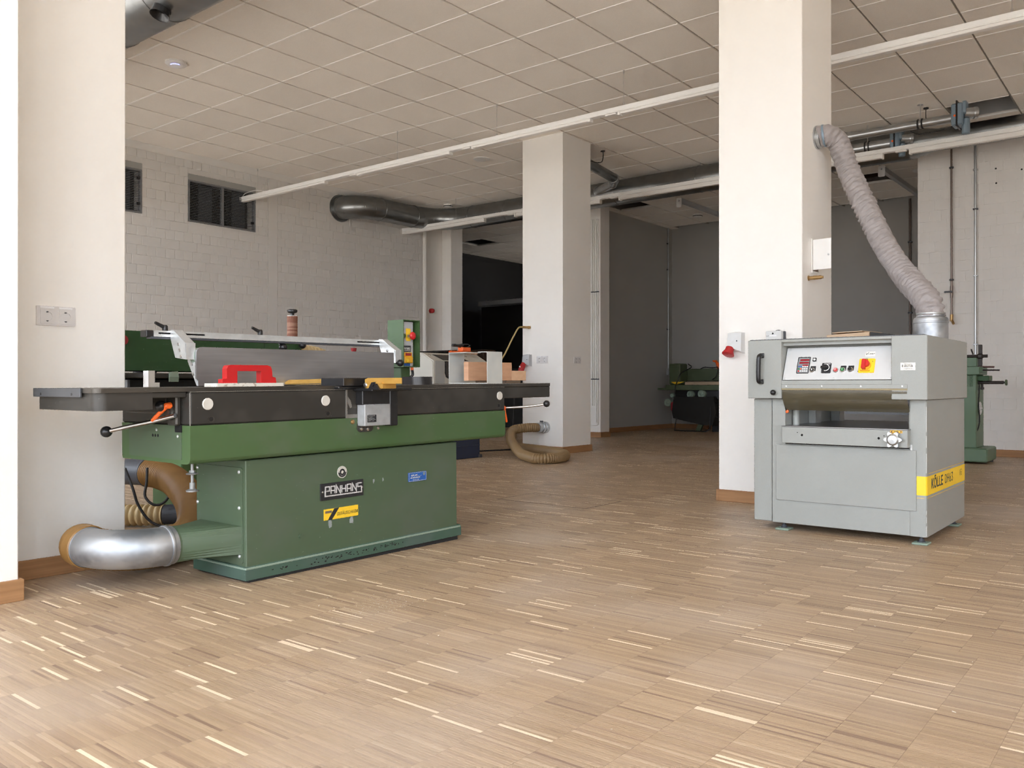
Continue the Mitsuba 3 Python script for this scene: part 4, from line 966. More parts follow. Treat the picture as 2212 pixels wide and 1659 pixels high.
pp('dial_mark', prism(sg.LineString([(x + .0185 * math.cos(t), y + .0185 * math.sin(t)) for t in a_]).buffer(.0016), 'z', .012, .0148), 'btn_white', False, rs)
pp('dial_lever', hull([(x - .024, y - .006, .010), (x - .024, y + .008, .010), (x + .012, y - .009, .010), (x + .012, y + .009, .010), (x - .024, y - .005, .026), (x - .024, y + .006, .026), (x + .010, y - .006, .026), (x + .010, y + .006, .026)]), 'black_plastic', False, rs)
pp('caption', bx(x - .014, x + .020, y + .0245, y + .0275, .004, .0045), 'btn_white', False, rs)
button('stop_button', .500, .275, 'red_plastic', sym=ring_sym, h=.015)
button('start_button', .562, .285, 'btn_green', lab=True, sym=bar_sym)
button('lower_button', .632, .285, 'black_plastic', lab=True, h=.018)
ms = plate('main_switch', (.705, .845, .19, .605), 'stripe_yellow', .006, .004)
x, y = at_(.77, .40)
pp('switch_dial', lathe((x, y, .006), (0, 0, 1), [(.026, 0), (.025, .006), (0, .006)], 32), 'amber', 30, ms)
pp('switch_grip', prism(rrect(x - .017, x + .003, y - .028, y + .026, .006), 'z', .010, .036).union(None) if False else cat_(prism(rrect(x - .016, x + .002, y - .028, y + .026, .005), 'z', .010, .036), prism(sg.Point(x + .002, y + .006).buffer(.018).intersection(sg.box(x, y - .02, x + .03, y + .03)), 'z', .010, .030)), 'red_plastic', 25, ms)
pp('switch_plate', bx(x - .024, x + .022, y - .034, y - .028, .006, .016), 'amber', False, ms)
pp('switch_mark', cat_(ring_sym(x - .001, y + .034, .007), bx(x + .031, x + .0325, y + .02, y + .028, .006, .0064), bx(x - .040, x - .036, y - .036, y - .032, .006, .0064)), 'ink', False, ms)
nt = plate('paper_note', (.750, .836, .685, .825), 'paper', .0006, .001)
x, y = at_(.755, .745)
sq = [[(0, .012), (.003, 0), (.007, .010), (.010, .001), (.013, .013)], [(.018, .002), (.021, .008), (.023, .003), (.027, .008), (.029, .003)], [(.031, .004), (.036, .004), (.033, .009), (.031, .003)], [(.040, .003), (.041, .009), (.045, .008)]]
pp('scribble', cat_(*[prism(sg.LineString([(x + u, y + v - .003) for u, v in q_]).buffer(.0009), 'z', .0006, .0010) for q_ in sq]), 'ink', False, nt)
# stripe with lettering, wrapped round the corner
def ys_(x0, x1, z0, z1, d=.0010): return bx(x0, x1, BY0 - d, BY0 + .004, z0, z1)
SZ0, SZ1 = .2555, .3525
sp_ = tp('yellow_stripe', cat_(ys_(BX0 + .010, BX1 - .006, SZ0, SZ1), bx(BX0 - .001, BX0 + .003, BY0 + .010, 1.0925, SZ0, SZ1), prism(sg.Point(BX0 + .012, BY0 + .012).buffer(.013, quad_segs=8).intersection(sg.box(BX0 - .01, BY0 - .01, BX0 + .012, BY0 + .012)), 'z', SZ0, SZ1)), 'stripe_yellow', 25)
tp('stripe_line', cat_(ys_(BX0 + .035, BX1 - .01, .3635, .3675), ys_(BX0 + .012, BX1 - .006, .2395, .2435), bx(BX0 - .001, BX0 + .003, BY0 + .012, 1.0925, .2395, .2435)), 'gold_line', False)
tp('maker_name', place_text('KÖLLE', .051, (4.765, BY0 - .001, .283), (1, 0, 0), (0, 0, 1), .0006, True, .265), 'ink', False, sp_)
tp('type_number', place_text('DH63', .049, (5.075, BY0 - .001, .283), (1, 0, 0), (0, 0, 1), .0006, False, .20), 'ink', False, sp_)
def ce(x, z, h):
    o = []
    for k_ in (0, 1):
        cx = x + k_ * h * .95 + h / 2
        pts = [(cx + h / 2 * math.cos(t), z + h / 2 + h / 2 * math.sin(t)) for t in np.linspace(math.radians(90), math.radians(270), 16)]
        o.append(prism(sg.LineString(pts).buffer(h * .05), 'y', BY0 - .0016, BY0 - .001))
        if k_: o.append(prism(sg.LineString([(cx - h / 2, z + h / 2), (cx - h * .08, z + h / 2)]).buffer(h * .05), 'y', BY0 - .0016, BY0 - .001))
    return cat_(*o)
tp('approval_mark', ce(5.46, .296, .034), 'ink', False, sp_)
# feet
for i, (x, y) in enumerate(((4.725, 1.080), (5.47, 1.080), (4.725, 1.80), (5.47, 1.80))):
    f_ = tp('foot', bx(x - .042, x + .042, y - .038, y + .038, 0, .011, .003), 'green_edge', False)
    tp('foot_bolt', cat_(cyl((x, y, .008), (x, y, .046), .008, 14), lathe((x, y, .011), (0, 0, 1), [(.02, 0), (.02, .004), (.013, .006), (.013, .016), (0, .016)], 6)), 'anthracite', 20, f_)
# extraction socket on the roof
cs = (5.34, 1.17)
tp('hose_socket', lathe((cs[0], cs[1], HZ1 + .003), (0, 0, 1), [(.092, 0), (.092, .10), (.0945, .102), (.0945, .108), (.092, .110), (.092, .122), (.088, .132), (.073, .140), (.073, .160), (.070, .162), (.066, .16)], 48), 'elbow_zinc', 30)
# grey flexible hose from the pillar to the planer
mat('hose_grey', lambda p, n, uv: mix((0.26, 0.235, 0.23), (0.37, 0.34, 0.335), fbm(p.x * 25, p.y * 25, p.z * 25, 4)), 0.55, spec=.35)
GH = thing('flexible_hose', 'grey crumpled flexible hose hanging from the right pillar down to the grey thickness planer', 'hose')
gp = [(5.90, 2.005, 2.535), (5.915, 1.96, 2.545), (5.98, 1.90, 2.50), (6.02, 1.845, 2.32), (5.97, 1.76, 2.13), (5.91, 1.66, 1.93), (5.835, 1.57, 1.765), (5.72, 1.46, 1.60), (5.58, 1.345, 1.465), (5.45, 1.25, 1.37), (5.365, 1.19, 1.30), (5.342, 1.172, 1.245), (5.34, 1.17, 1.215)]
def crumple():
    c = spline(gp, 620); K = len(c)
    L = np.r_[0, np.cumsum(np.linalg.norm(np.diff(c, axis=0), axis=1))]
    n = 56
    ridge = .0040 * np.sin(2 * np.pi * L / .040)
    m = tube(c, .0715 + ridge, n)
    v = m.vertices.copy()[:K * n].reshape(K, n, 3)
    d = v - c[:, None, :]
    a = np.arange(n) * 2 * np.pi / n
    ph = 2 * np.pi * L[:, None] / .040
    fold = np.sin(ph + 3.2 * np.sin(2 * a[None] + L[:, None] * 3)) * .0030 + (meshkit.fbm(v * 42, 3, 2) - .5) * .017
    dn = d / np.linalg.norm(d, axis=2, keepdims=True)
    v2 = v + dn * fold[..., None]
    V = np.vstack([v2.reshape(-1, 3), m.vertices[K * n:]])
    return mesh_of(V, m.faces)
put(GH + '__tube', crumple(), 'hose_grey', 50)
put(GH + '__pillar_socket', lathe((5.90, 2.0175, 2.535), (0, -1, 0), [(.062, 0), (.080, 0), (.080, .010), (.072, .012), (.072, .035), (.062, .035)], 36), 'galvanised', 30)
put(GH + '__strap', seam((5.909, 1.972, 2.542), (.2, -1, .1), .073, .014, .004), 'gate_blue', 30)
put(GH + '__lower_clamp', seam((5.34, 1.17, 1.232), (0, 0, 1), .074, .010, .004), 'galvanised', 30)
# folded cardboard on the roof
mat('cardboard', wood((0.40, 0.29, 0.19), (0.52, 0.39, 0.27), 20, 6, 40), 0.8)
cbd = thing('cardboard', 'folded brown cardboard lying on top of the grey thickness planer', 'cardboard')
put(cbd + '__sheet', cat_(hull([(4.90, 1.62, 1.0785), (5.25, 1.62, 1.0785), (4.92, 1.40, 1.0785), (5.25, 1.36, 1.0785), (4.90, 1.62, 1.105), (4.95, 1.40, 1.118), (5.25, 1.36, 1.115), (5.25, 1.62, 1.10)]), hull([(4.93, 1.60, 1.116), (5.2, 1.60, 1.116), (4.95, 1.44, 1.122), (5.2, 1.40, 1.122), (4.93, 1.60, 1.120), (5.2, 1.60, 1.120), (4.95, 1.44, 1.126), (5.2, 1.40, 1.126)])), 'cardboard', False)
put('rubber_mat', hull([(4.94, 1.395, 1.0785), (5.2, 1.355, 1.0785), (4.96, 1.29, 1.0785), (5.2, 1.27, 1.0785), (4.95, 1.395, 1.118), (5.2, 1.355, 1.116), (4.96, 1.26, 1.095), (5.2, 1.27, 1.09)]), 'rubber', False, label='dark rubber piece lying beside the cardboard on the grey planer', cat='mat')
# ---------------------------------------------------------------- things on the green planer
mat('push_red', (0.46, 0.012, 0.014), 0.35)
mat('worn_white', lambda p, n, uv: mix((0.70, 0.66, 0.58), (0.35, 0.26, 0.19), smoothstep(0.58, 0.75, fbm(p.x * 60, p.y * 60, p.z * 60, 3)) * .8), 0.55)
PBk = thing('push_block', 'red push handle on a worn white sole lying on the green planer by the fence', 'push block')
lp(PBk + '__sole', prism(rrect(-.075, .275, .10, .19, .018), 'z', .8042, .8185), 'worn_white', 25)
hp_ = sg.Polygon([(-.022, .8185), (-.022, .835), (-.002, .838), (-.002, .880), (.006, .893), (.022, .896), (.198, .896), (.216, .890), (.222, .874), (.224, .846), (.240, .842), (.244, .8185), (.165, .8185), (.165, .870), (.048, .870), (.048, .8185)])
lp(PBk + '__handle', prism(hp_.buffer(-.002).buffer(.002, quad_segs=4), 'y', .125, .160), 'push_red', 25)
CHN = thing('metal_channel', 'bent grey sheet metal channel standing on the outfeed table of the green planer', 'metal channel')
mat('channel_grey', lambda p, n, uv: mix((0.40, 0.42, 0.41), (0.50, 0.50, 0.46), fbm(p.x * 12, p.y * 12, p.z * 12, 3)), 0.5)
t = .004; u0, u1 = 1.55, 1.680; va, vb = .012, .305; wa, wb = .8062, .985
lp(CHN + '__sheet', cat_(bx(u0, u1, va, vb, wa, wa + t), bx(u0, u1, va, va + t, wa + t, wb), bx(u0, u1, vb - t, vb, wa + t, wb), bx(u0, u1, va + t, va + .07, wb - t, wb), bx(u0, u1, vb - .13, vb - t, wb - t, wb)), 'channel_grey', False)
mat('beech', wood((0.46, 0.24, 0.135), (0.60, 0.35, 0.21), 12, 12, 60), 0.6)
mat('beech_end', wood((0.55, 0.33, 0.19), (0.66, 0.43, 0.27), 40, 40, 40), 0.6)
WB = thing('wood_block', 'stepped reddish wood offcut standing beside the metal channel on the planer', 'wood block')
lp(WB + '__tall_piece', bx(1.600, 2.00, .20, .235, .822, .931, .002), 'beech', False)
lp(WB + '__low_piece', bx(2.0005, 2.14, .20, .235, .822, .882, .002), 'beech_end', False)
for a_, b_ in ((1.70, 1.80), (1.95, 2.09)): lp(WB + '__spacer', bx(a_, b_, .205, .232, .8062, .822), 'joint_brown', False)

# ---------------------------------------------------------------- edge sander behind the planer
mat('dark_green', scuffed((0.030, 0.075, 0.028), (0.036, 0.080, 0.034), (0.028, 0.070, 0.024)), 0.45, spec=.3)
mat('bright_green', (0.085, 0.17, 0.06), 0.5)
mat('abrasive', lambda p, n, uv: mix((0.20, 0.085, 0.055), (0.30, 0.16, 0.11), smoothstep(.45, .6, noise(p.z * 90, p.x * 2, p.y * 2))), 0.85)
ES = thing('edge_sander', 'dark green edge sander with an abrasive roller standing behind the green planer', 'sander')
put(ES + '__housing', prism(rrect(2.24, 3.877, 5.0, 5.36, .12), 'z', .908, 1.150), 'dark_green', 30)
put(ES + '__housing_end', lathe((2.36, 5.18, .93), (0, 0, 1), [(.176, 0), (.181, .004), (.181, .2), (.176, .2)], 40), 'bright_green', 30)
put(ES + '__cover_joint', bx(3.50, 3.503, 4.9985, 5.0, .91, 1.148), 'black_plastic', False)
put(ES + '__stop_knob', lathe((2.50, 4.999, 1.09), (0, -1, 0), [(.018, 0), (.03, .006), (.03, .02), (0, .026)], 20), 'dark_red')
put(ES + '__table', bx(2.2, 3.95, 4.86, 5.42, .862, .892, .004), 'cast_iron', False)
put(ES + '__under_table', bx(2.55, 3.85, 5.02, 5.40, .70, .8615, .01), 'black_plastic', False)
put(ES + '__belt_motor', cyl((2.75, 5.2, .715), (2.75, 5.2, .905), .07, 28), 'black_plastic')
put(ES + '__base', bx(2.92, 3.60, 5.06, 5.42, .0, .705, .006), 'bright_green', False)
put(ES + '__white_bracket', cat_(bx(2.56, 2.60, 4.80, 4.86, .80, .905), bx(2.60, 2.63, 4.80, 4.84, .80, .835)), 'white_plastic', False)
put(ES + '__pale_bracket', hull([(2.72, 4.845, .87), (2.78, 4.845, .87), (2.72, 4.85, .84), (2.78, 4.85, .84), (2.72, 4.857, .90), (2.78, 4.857, .905), (2.72, 4.86, .84), (2.78, 4.86, .84)]), 'green_edge', False)
ro = put(ES + '__roller', cyl((3.96, 5.30, .90), (3.96, 5.30, 1.340), .039, 36), 'abrasive')
put(ro + '__cap', lathe((3.96, 5.30, 1.340), (0, 0, 1), [(.038, 0), (.038, .003), (.016, .004), (.013, .022), (.030, .028), (.038, .036), (.038, .046), (.030, .053), (0, .054)], 36), 'black_plastic', 35)
put(ro + '__cap_rim', lathe((3.96, 5.30, 1.3405), (0, 0, 1), [(.0385, 0), (.0385, .0035), (.020, .0035)], 36), 'white_plastic', 35)
put(ES + '__clamp_knob', cat_(ball((3.80, 4.965, 1.105), .024, 20), cyl((3.80, 4.965, 1.105), (3.80, 5.0, 1.105), .008)), 'black_plastic', 40)
put(ES + '__extraction_hose', ribbed([(3.86, 5.18, 1.06), (3.95, 5.14, 1.065), (4.06, 5.12, 1.05), (4.16, 5.12, 1.00), (4.22, 5.14, .90), (4.24, 5.2, .7)], .052, .024, .0035, 28, 8), 'hose_tan', 40)
put(ES + '__end_stop', cat_(cyl((4.563, 5.30, .90), (4.563, 5.30, 1.08), .012), bx(3.94, 4.60, 5.24, 5.38, .86, .90, .004)), 'dark_green', 30)
put(ES + '__red_knob', lathe((4.563, 5.30, 1.078), (0, 0, 1), [(.015, 0), (.017, .01), (.022, .03), (.024, .044), (0, .045)], 24), 'dark_red')
DPp = thing('dust_pipe', 'dark steel pipe end behind the left wall pillar, holding the brown hose', 'pipe')
put(DPp + '__pipe', cyl((2.637, 4.945, .288), (2.52, 5.65, .275), .079, 36), 'anthracite')
put(DPp + '__clamp', seam((2.637, 4.94, .288), (-.1, 1, 0), .083, .02, .005), 'anthracite', 30)
LH = thing('flexible_hose', 'pale wide ribbed hose with a dark pipe end low behind the green planer', 'hose')
put(LH + '__tube', ribbed([(2.18, 5.12, .07), (2.32, 4.96, .068), (2.46, 4.77, .067), (2.57, 4.635, .070)], .058, .034, .006, 28, 8), 'hose_tan', 40)
put(LH + '__pipe_end', cyl((2.57, 4.635, .070), (2.70, 4.48, .080), .057, 32, .002), 'anthracite')
for lab, pts in (('black cable hanging in a curve close beside the left wall pillar under the planer', [(2.41, 4.78, .34), (2.415, 4.70, .23), (2.43, 4.67, .14), (2.47, 4.62, .05), (2.53, 4.56, .012), (2.62, 4.52, .010)]),
                 ('black cable hanging in a U shape in front of the bright green sander base', [(2.50, 4.70, .34), (2.475, 4.66, .26), (2.455, 4.64, .19), (2.475, 4.60, .145), (2.51, 4.575, .14), (2.545, 4.56, .17), (2.575, 4.57, .24), (2.59, 4.6, .32)])):
    put('hanging_cable', tube(spline(pts, 50), .0075, 10), 'rubber', 60, label=lab, cat='cable')
# ---------------------------------------------------------------- beige spindle moulder with a hood
mat('beige_paint', plaster((0.46, 0.44, 0.38)), 0.45)
mat('beige_grey', (0.36, 0.365, 0.35), 0.5)
mat('navy_paint', (0.025, 0.035, 0.065), 0.45)
scene['tinted_pane'] = {'type': 'blendbsdf', 'weight': 0.6, 'bsdf_0': {'type': 'thindielectric'}, 'bsdf_1': {'type': 'twosided', 'bsdf': {'type': 'principled', 'base_color': rgb(.08, .075, .065), 'roughness': .2}}}
SM = thing('spindle_moulder', 'beige hooded woodworking machine with a dark window behind the outfeed end of the planer', 'spindle moulder')
put(SM + '__base', bx(6.62, 7.297, 6.31, 6.95, .0, .80, .006), 'navy_paint', False)
put(SM + '__base_ridge', bx(6.62, 7.29, 6.302, 6.311, .135, .147, .002), 'navy_paint', False)
put(SM + '__foot', bx(7.27, 7.33, 6.30, 6.36, 0, .035, .004), 'anthracite', False)
put(SM + '__table', bx(6.10, 7.6, 6.28, 7.0, .80, .835, .004), 'cast_iron', False)
prof = sg.Polygon([(6.30, .836), (6.30, 1.082), (6.475, 1.176), (6.92, 1.176), (6.92, .836)])
put(SM + '__hood', prism(prof, 'x', 6.535, 7.42), 'beige_paint', False)
put(SM + '__side_plate', prism(prof.buffer(-.010), 'x', 6.526, 6.535), 'beige_paint', False)
put(SM + '__front_sheet', bx(6.555, 6.70, 6.297, 6.300, .84, 1.085), 'beige_grey', False)
nf = np.array([0, -.094, .175]); nf /= np.linalg.norm(nf)
def on_front(x, s):
    """point on the hood's front: s metres along it from the bend, downwards negative"""
    return (x, 6.30, 1.082 + s) if s <= 0 else (x, 6.30 + s * .881, 1.082 + s * .473)
def front_patch(pts, off, m, name, thick=.004):
    P = np.array([on_front(*q) for q in pts])
    N = np.array([[0, -1, 0] if q[1] <= 0 else [0, -.473, .881] for q in pts], float)
    n = len(P); c = P.mean(0)
    V = np.vstack([P + N * off, P + N * (off - thick), [c + N.mean(0) * off]])
    F = [(i, (i + 1) % n, 2 * n) for i in range(n)] + [(i, n + i, (i + 1) % n) for i in range(n)] + [((i + 1) % n, n + i, n + (i + 1) % n) for i in range(n)]
    return put(SM + '__' + name, mesh_of(V, F), m, False)
front_patch([(6.645, .15), (6.84, .15), (6.99, .145), (7.06, .10), (7.10, .02), (6.95, .02), (6.70, .02)], .003, 'black_plastic', 'window_seal')
front_patch([(6.70, .0), (6.95, .0), (6.95, -.195), (6.77, -.195), (6.72, -.17), (6.70, -.12)], .003, 'black_plastic', 'window_seal')
front_patch([(6.675, .138), (6.84, .138), (6.98, .133), (7.04, .095), (7.075, .03), (6.95, .025), (6.715, .025)], .005, 'tinted_pane', 'window_pane', .001)
front_patch([(6.715, -.005), (6.94, -.005), (6.94, -.18), (6.775, -.18), (6.733, -.16), (6.715, -.12)], .005, 'tinted_pane', 'window_pane', .001)
for x, s in ((7.10, .14), (7.108, .125), (7.17, .14), (7.178, .125), (6.60, .155), (6.61, .14)): put(SM + '__bolt', ball(on_front(x, s), .005, 10), 'black_plastic', 40)
put(SM + '__side_bolt', ball((6.526, 6.66, 1.0), .006, 10), 'black_plastic', 40)
put(SM + '__top_rail', hull([(6.50, 6.55, 1.177), (6.52, 6.60, 1.177), (6.50, 6.55, 1.185), (7.25, 6.62, 1.215), (7.25, 6.70, 1.215), (7.25, 6.62, 1.232), (7.3, 6.8, 1.177)]), 'black_plastic', False)
put(SM + '__orange_clamp', cat_(bx(7.28, 7.43, 6.56, 6.64, 1.215, 1.262, .008), bx(7.10, 7.45, 6.57, 6.62, 1.196, 1.216, .003)), 'orange_plastic', False)
put(SM + '__feed_handle', cat_(tube([(7.15, 6.6, 1.282), (7.24, 6.6, 1.280), (7.33, 6.6, 1.286)], .016, 12), tube([(7.20, 6.6, 1.28), (7.33, 6.6, 1.250), (7.40, 6.6, 1.262), (7.46, 6.6, 1.29), (7.40, 6.6, 1.300), (7.30, 6.6, 1.295)], .008, 10)), 'black_plastic', 50)
put(SM + '__wood_strip', bx(7.16, 7.36, 6.40, 6.44, 1.177, 1.200), 'beech_end', False)
# ---------------------------------------------------------------- dark machine in the alcove
mat('old_green', scuffed((0.075, 0.10, 0.05), (0.09, 0.11, 0.06), (0.065, 0.09, 0.045)), 0.55)
mat('black_cloth', (0.018, 0.017, 0.015), 0.9)
AM = thing('belt_sander', 'old green belt sander with a black dust bag in the dark alcove', 'sander')
X0 = 13.75
put(AM + '__bed', bx(X0, X0 + .5, 5.05, 7.44, .735, .829, .006), 'old_green', False)
put(AM + '__end_arm', bx(X0 + .05, X0 + .2, 7.44, 7.63, .735, .775, .008), 'old_green', False)
put(AM + '__back_panel', bx(X0 + .42, X0 + .46, 5.05, 7.33, .905, 1.125, .006), 'old_green', False)
put(AM + '__end_post', cat_(bx(X0 + .10, X0 + .40, 7.20, 7.42, .829, 1.22, .02)), 'old_green', False)
put(AM + '__work_board', bx(X0 + .10, X0 + .40, 5.1, 7.10, .83, .885, .004), 'cardboard', False)
put(AM + '__yellow_guard', hull([(X0 + .05, 7.36, .886), (X0 + .05, 7.10, .886), (X0 + .05, 7.26, .835), (X0 + .09, 7.36, .886), (X0 + .09, 7.10, .886), (X0 + .09, 7.26, .835)]), 'yellow', False)
for y, z, r in ((7.406, .51, .073), (7.32, .64, .042), (6.96, .66, .068), (6.74, .67, .075)):
    w_ = put(AM + '__belt_wheel', lathe((X0 + .03, y, z), (-1, 0, 0), [(r * .7, -.05), (r, -.05), (r, .0), (r * .85, .012), (r * .5, .006), (r * .25, .02), (0, .02)], 32), 'green_edge', 40)
put(AM + '__under_frame', bx(X0 + .08, X0 + .42, 5.2, 7.28, .58, .736), 'black_plastic', False)
put(AM + '__red_switch', bx(X0 - .02, X0 + .08, 7.22, 7.33, .36, .52, .02), 'dark_red', False)
bagp = [(6.50, .60), (7.24, .60), (7.27, .35), (7.25, .25), (7.0, .20), (6.70, .145), (6.52, .14), (6.46, .35)]
put(AM + '__dust_bag', prism(sg.Polygon(bagp).buffer(.02), 'x', X0 - .03, X0 + .30), 'black_cloth', False)
put(AM + '__floor_frame', tube([(X0 - .03, 7.20, .24), (X0 - .03, 7.24, .012), (X0 - .03, 6.62, .012), (X0 - .03, 6.55, .06), (X0 - .03, 6.54, .45)], .010, 10), 'black_plastic', 40)
put(AM + '__foot_bar', hull([(X0 + .1, 6.84, .13), (X0 + .1, 6.75, .13), (X0 + .1, 6.90, .0), (X0 + .1, 6.81, .0), (X0 + .16, 6.84, .13), (X0 + .16, 6.75, .13), (X0 + .16, 6.90, .0), (X0 + .16, 6.81, .0)]), 'old_green', False)
put(AM + '__leg', bx(X0 + .2, X0 + .35, 5.3, 5.45, 0, .735), 'old_green', False)
put(AM + '__leg', bx(X0 + .2, X0 + .35, 6.5, 6.62, 0, .6), 'black_plastic', False)
put(AM + '__orange_handle', tube([(X0 + .44, 6.60, 1.12), (X0 + .44, 6.62, 1.2), (X0 + .44, 6.66, 1.255), (X0 + .44, 6.72, 1.262)], [.034, .03, .024, .012], 14), 'orange_plastic', 40)
put(AM + '__cable', tube(spline([(X0 + .43, 7.2, 1.215), (X0 + .35, 7.1, 1.15), (X0 + .05, 7.14, 1.05), (X0 - .01, 7.18, .92), (X0 - .012, 7.23, .80), (X0 - .012, 7.24, .66)], 50), .009, 8), 'black_plastic', 60)
put(AM + '__cable', tube(spline([(X0 + .42, 6.95, 1.12), (X0 + .40, 6.86, 1.15), (X0 + .40, 6.70, 1.14), (X0 + .40, 6.6, 1.14), (X0 + .38, 6.62, 1.0), (X0 + .38, 6.7, .92)], 40), .008, 8), 'black_plastic', 60)
put(AM + '__cable', tube(spline([(X0 + .02, 6.50, .50), (X0 + .0, 6.40, .48), (X0, 6.34, .38), (X0, 6.42, .27), (X0, 6.50, .30)], 30), .008, 8), 'black_plastic', 60)
# ---------------------------------------------------------------- green slot mortiser at the right
mat('mort_green', scuffed((0.105, 0.17, 0.105), (0.12, 0.18, 0.12), (0.09, 0.155, 0.085)), 0.45)
mat('rust_brown', (0.10, 0.045, 0.035), 0.5, metal=.2)
mat('dark_metal', (0.030, 0.024, 0.020), 0.4, metal=.3)
SMo = thing('slot_mortiser', 'green slot mortising machine with dark steel rods beside the white brick wall at the right', 'mortiser')
put(SMo + '__column', bx(9.90, 10.30, 1.735, 2.02, .165, .93, .006), 'mort_green', False)
put(SMo + '__foot', bx(9.87, 10.40, 1.63, 2.05, .022, .165, .012), 'mort_green', False)
for x, y in ((9.93, 1.90), (10.35, 1.68), (10.35, 2.0)): put(SMo + '__foot_pad', cyl((x, y, 0), (x, y, .025), .03, 20), 'anthracite')
put(SMo + '__saddle', cat_(bx(9.86, 10.3, 1.70, 2.0, .93, 1.015, .004), bx(9.92, 10.2, 1.685, 1.80, .951, 1.013, .004)), 'mort_green', False)
put(SMo + '__motor_block', bx(9.95, 10.25, 1.74, 1.95, 1.015, 1.11, .006), 'mort_green', False)
put(SMo + '__slide', cat_(bx(9.94, 10.14, 1.625, 1.79, .866, .921, .006), bx(9.9, 10.1, 1.76, 1.84, .80, .93, .006), bx(9.93, 10.05, 1.735, 1.775, .765, .815, .004)), 'dark_green', False)
put(SMo + '__upright_bar', bx(9.985, 10.015, 1.696, 1.731, 1.02, 1.246, .003), 'dark_metal', False)
put(SMo + '__cross_bar', cyl((10.0, 1.647, 1.1255), (10.0, 1.95, 1.1255), .0165, 20), 'dark_metal')
put(SMo + '__cross_clamp', bx(9.972, 10.028, 1.687, 1.744, 1.098, 1.152, .012), 'dark_metal', False)
put(SMo + '__clamp_handle', tube([(9.98, 1.777, 1.144), (9.975, 1.79, 1.18), (9.97, 1.793, 1.200)], .0075, 10), 'dark_metal', 40)
put(SMo + '__stop_rod', cyl((9.99, 1.583, 1.010), (9.99, 1.80, 1.014), .0095, 14), 'rust_brown')
put(SMo + '__stop_rod', cyl((9.98, 1.534, .977), (9.98, 1.735, .979), .0085, 14), 'dark_metal')
put(SMo + '__spindle', cat_(cyl((10.0, 1.500, .849), (10.0, 1.75, .848), .0165, 20), cyl((10.0, 1.49, .849), (10.0, 1.50, .849), .009)), 'dark_metal')
put(SMo + '__spindle_knob', lathe((10.0, 1.49, .849), (0, -1, 0), [(.012, 0), (.029, .006), (.032, .014), (.028, .022), (0, .024)], 24), 'old_green', 40)
put(SMo + '__clamp_screw', cat_(bx(9.985, 10.02, 1.68, 1.712, .775, .80, .003), cyl((10.0, 1.697, .80), (10.0, 1.697, .87), .010)), 'dark_metal', False)
put(SMo + '__hand_wheel', lathe((10.05, 1.735, .578), (0, -1, 0), [(.055, 0), (.068, .004), (.070, .012), (.060, .018), (.020, .014), (.012, .03), (0, .031)], 36), 'zinc', 35)
put(SMo + '__cable', tube(spline([(9.96, 1.745, .895), (9.96, 1.72, .85), (9.96, 1.718, .78), (9.96, 1.724, .62), (9.96, 1.715, .45), (9.96, 1.74, .34), (9.96, 1.782, .316), (9.97, 1.80, .32)], 50), .0055, 8), 'rubber', 60)
# ---------------------------------------------------------------- wall fittings
def socket_box(key, label, origin, right, up, n, w=.071, h=.081, covers=True, group=None, m='socket_white'):
    """n sockets in one frame; origin is the lower left corner on the wall"""
    k = thing(key, label, 'socket', group)
    right, up = np.asarray(right, float), np.asarray(up, float); nrm = np.cross(right, up)
    M = np.eye(4); M[:3, 0], M[:3, 1], M[:3, 2], M[:3, 3] = right, up, nrm, origin
    q = lambda name, mesh, mt, par=k, s=30: put(par + '__' + name, xf(mesh, M), mt, s)
    q('frame', prism(rrect(0, w * n + .010, 0, h + .0, .004), 'z', 0, .009), m, s=False)
    for i in range(n):
        cx, cy = .005 + w * (i + .5), h * .46
        d = q('insert', prism(rrect(cx - .028, cx + .028, cy - .030, cy + .030, .004).difference(sg.Point(cx, cy).buffer(.0205)), 'z', .009, .012), m, s=False)
        q('well', lathe((cx, cy, .0119), (0, 0, 1), [(.0205, 0), (.0195, -.007), (0, -.007)], 28), m, d)
        for a in (0, math.pi): q('contact_hole', cyl((cx + .0095 * math.cos(a), cy, .0050), (cx + .0095 * math.cos(a), cy, .0056), .0028, 10), 'black_void', d)
        for s_ in (-1, 1): q('earth_clip', bx(cx - .004, cx + .004, cy + s_ * .0195 - .0025, cy + s_ * .0195 + .0025, .006, .0125), 'anthracite', d, False)
        if covers: q('label_strip', bx(cx - .028, cx + .028, h - .011, h - .003, .009, .0115), 'grey_plastic' if not covers else 'btn_white', d, False)
    return k
for m_ in ('socket_white',): mat(m_, (0.62, 0.60, 0.585), 0.4)
socket_box('double_socket', 'white double socket on the left wall pillar above the planer table', (1.540, 3.822, 1.074), (1, 0, 0), (0, 0, 1), 2, .0755, .0835)
socket_box('double_socket', 'white double socket on the broad lit face of the middle pillar', (8.294, 6.248, 1.089), (0, -1, 0), (0, 0, 1), 2, .078, .088)
socket_box('double_socket', 'white double socket on the shaded face of the middle pillar', (8.522, 5.861, 1.088), (1, 0, 0), (0, 0, 1), 2, .067, .080)
socket_box('wall_socket', 'white surface socket with a switch on the pier beside the brick wall', (10.80, 10.59, 1.15), (1, 0, 0), (0, 0, 1), 1, .075, .20, covers=False)
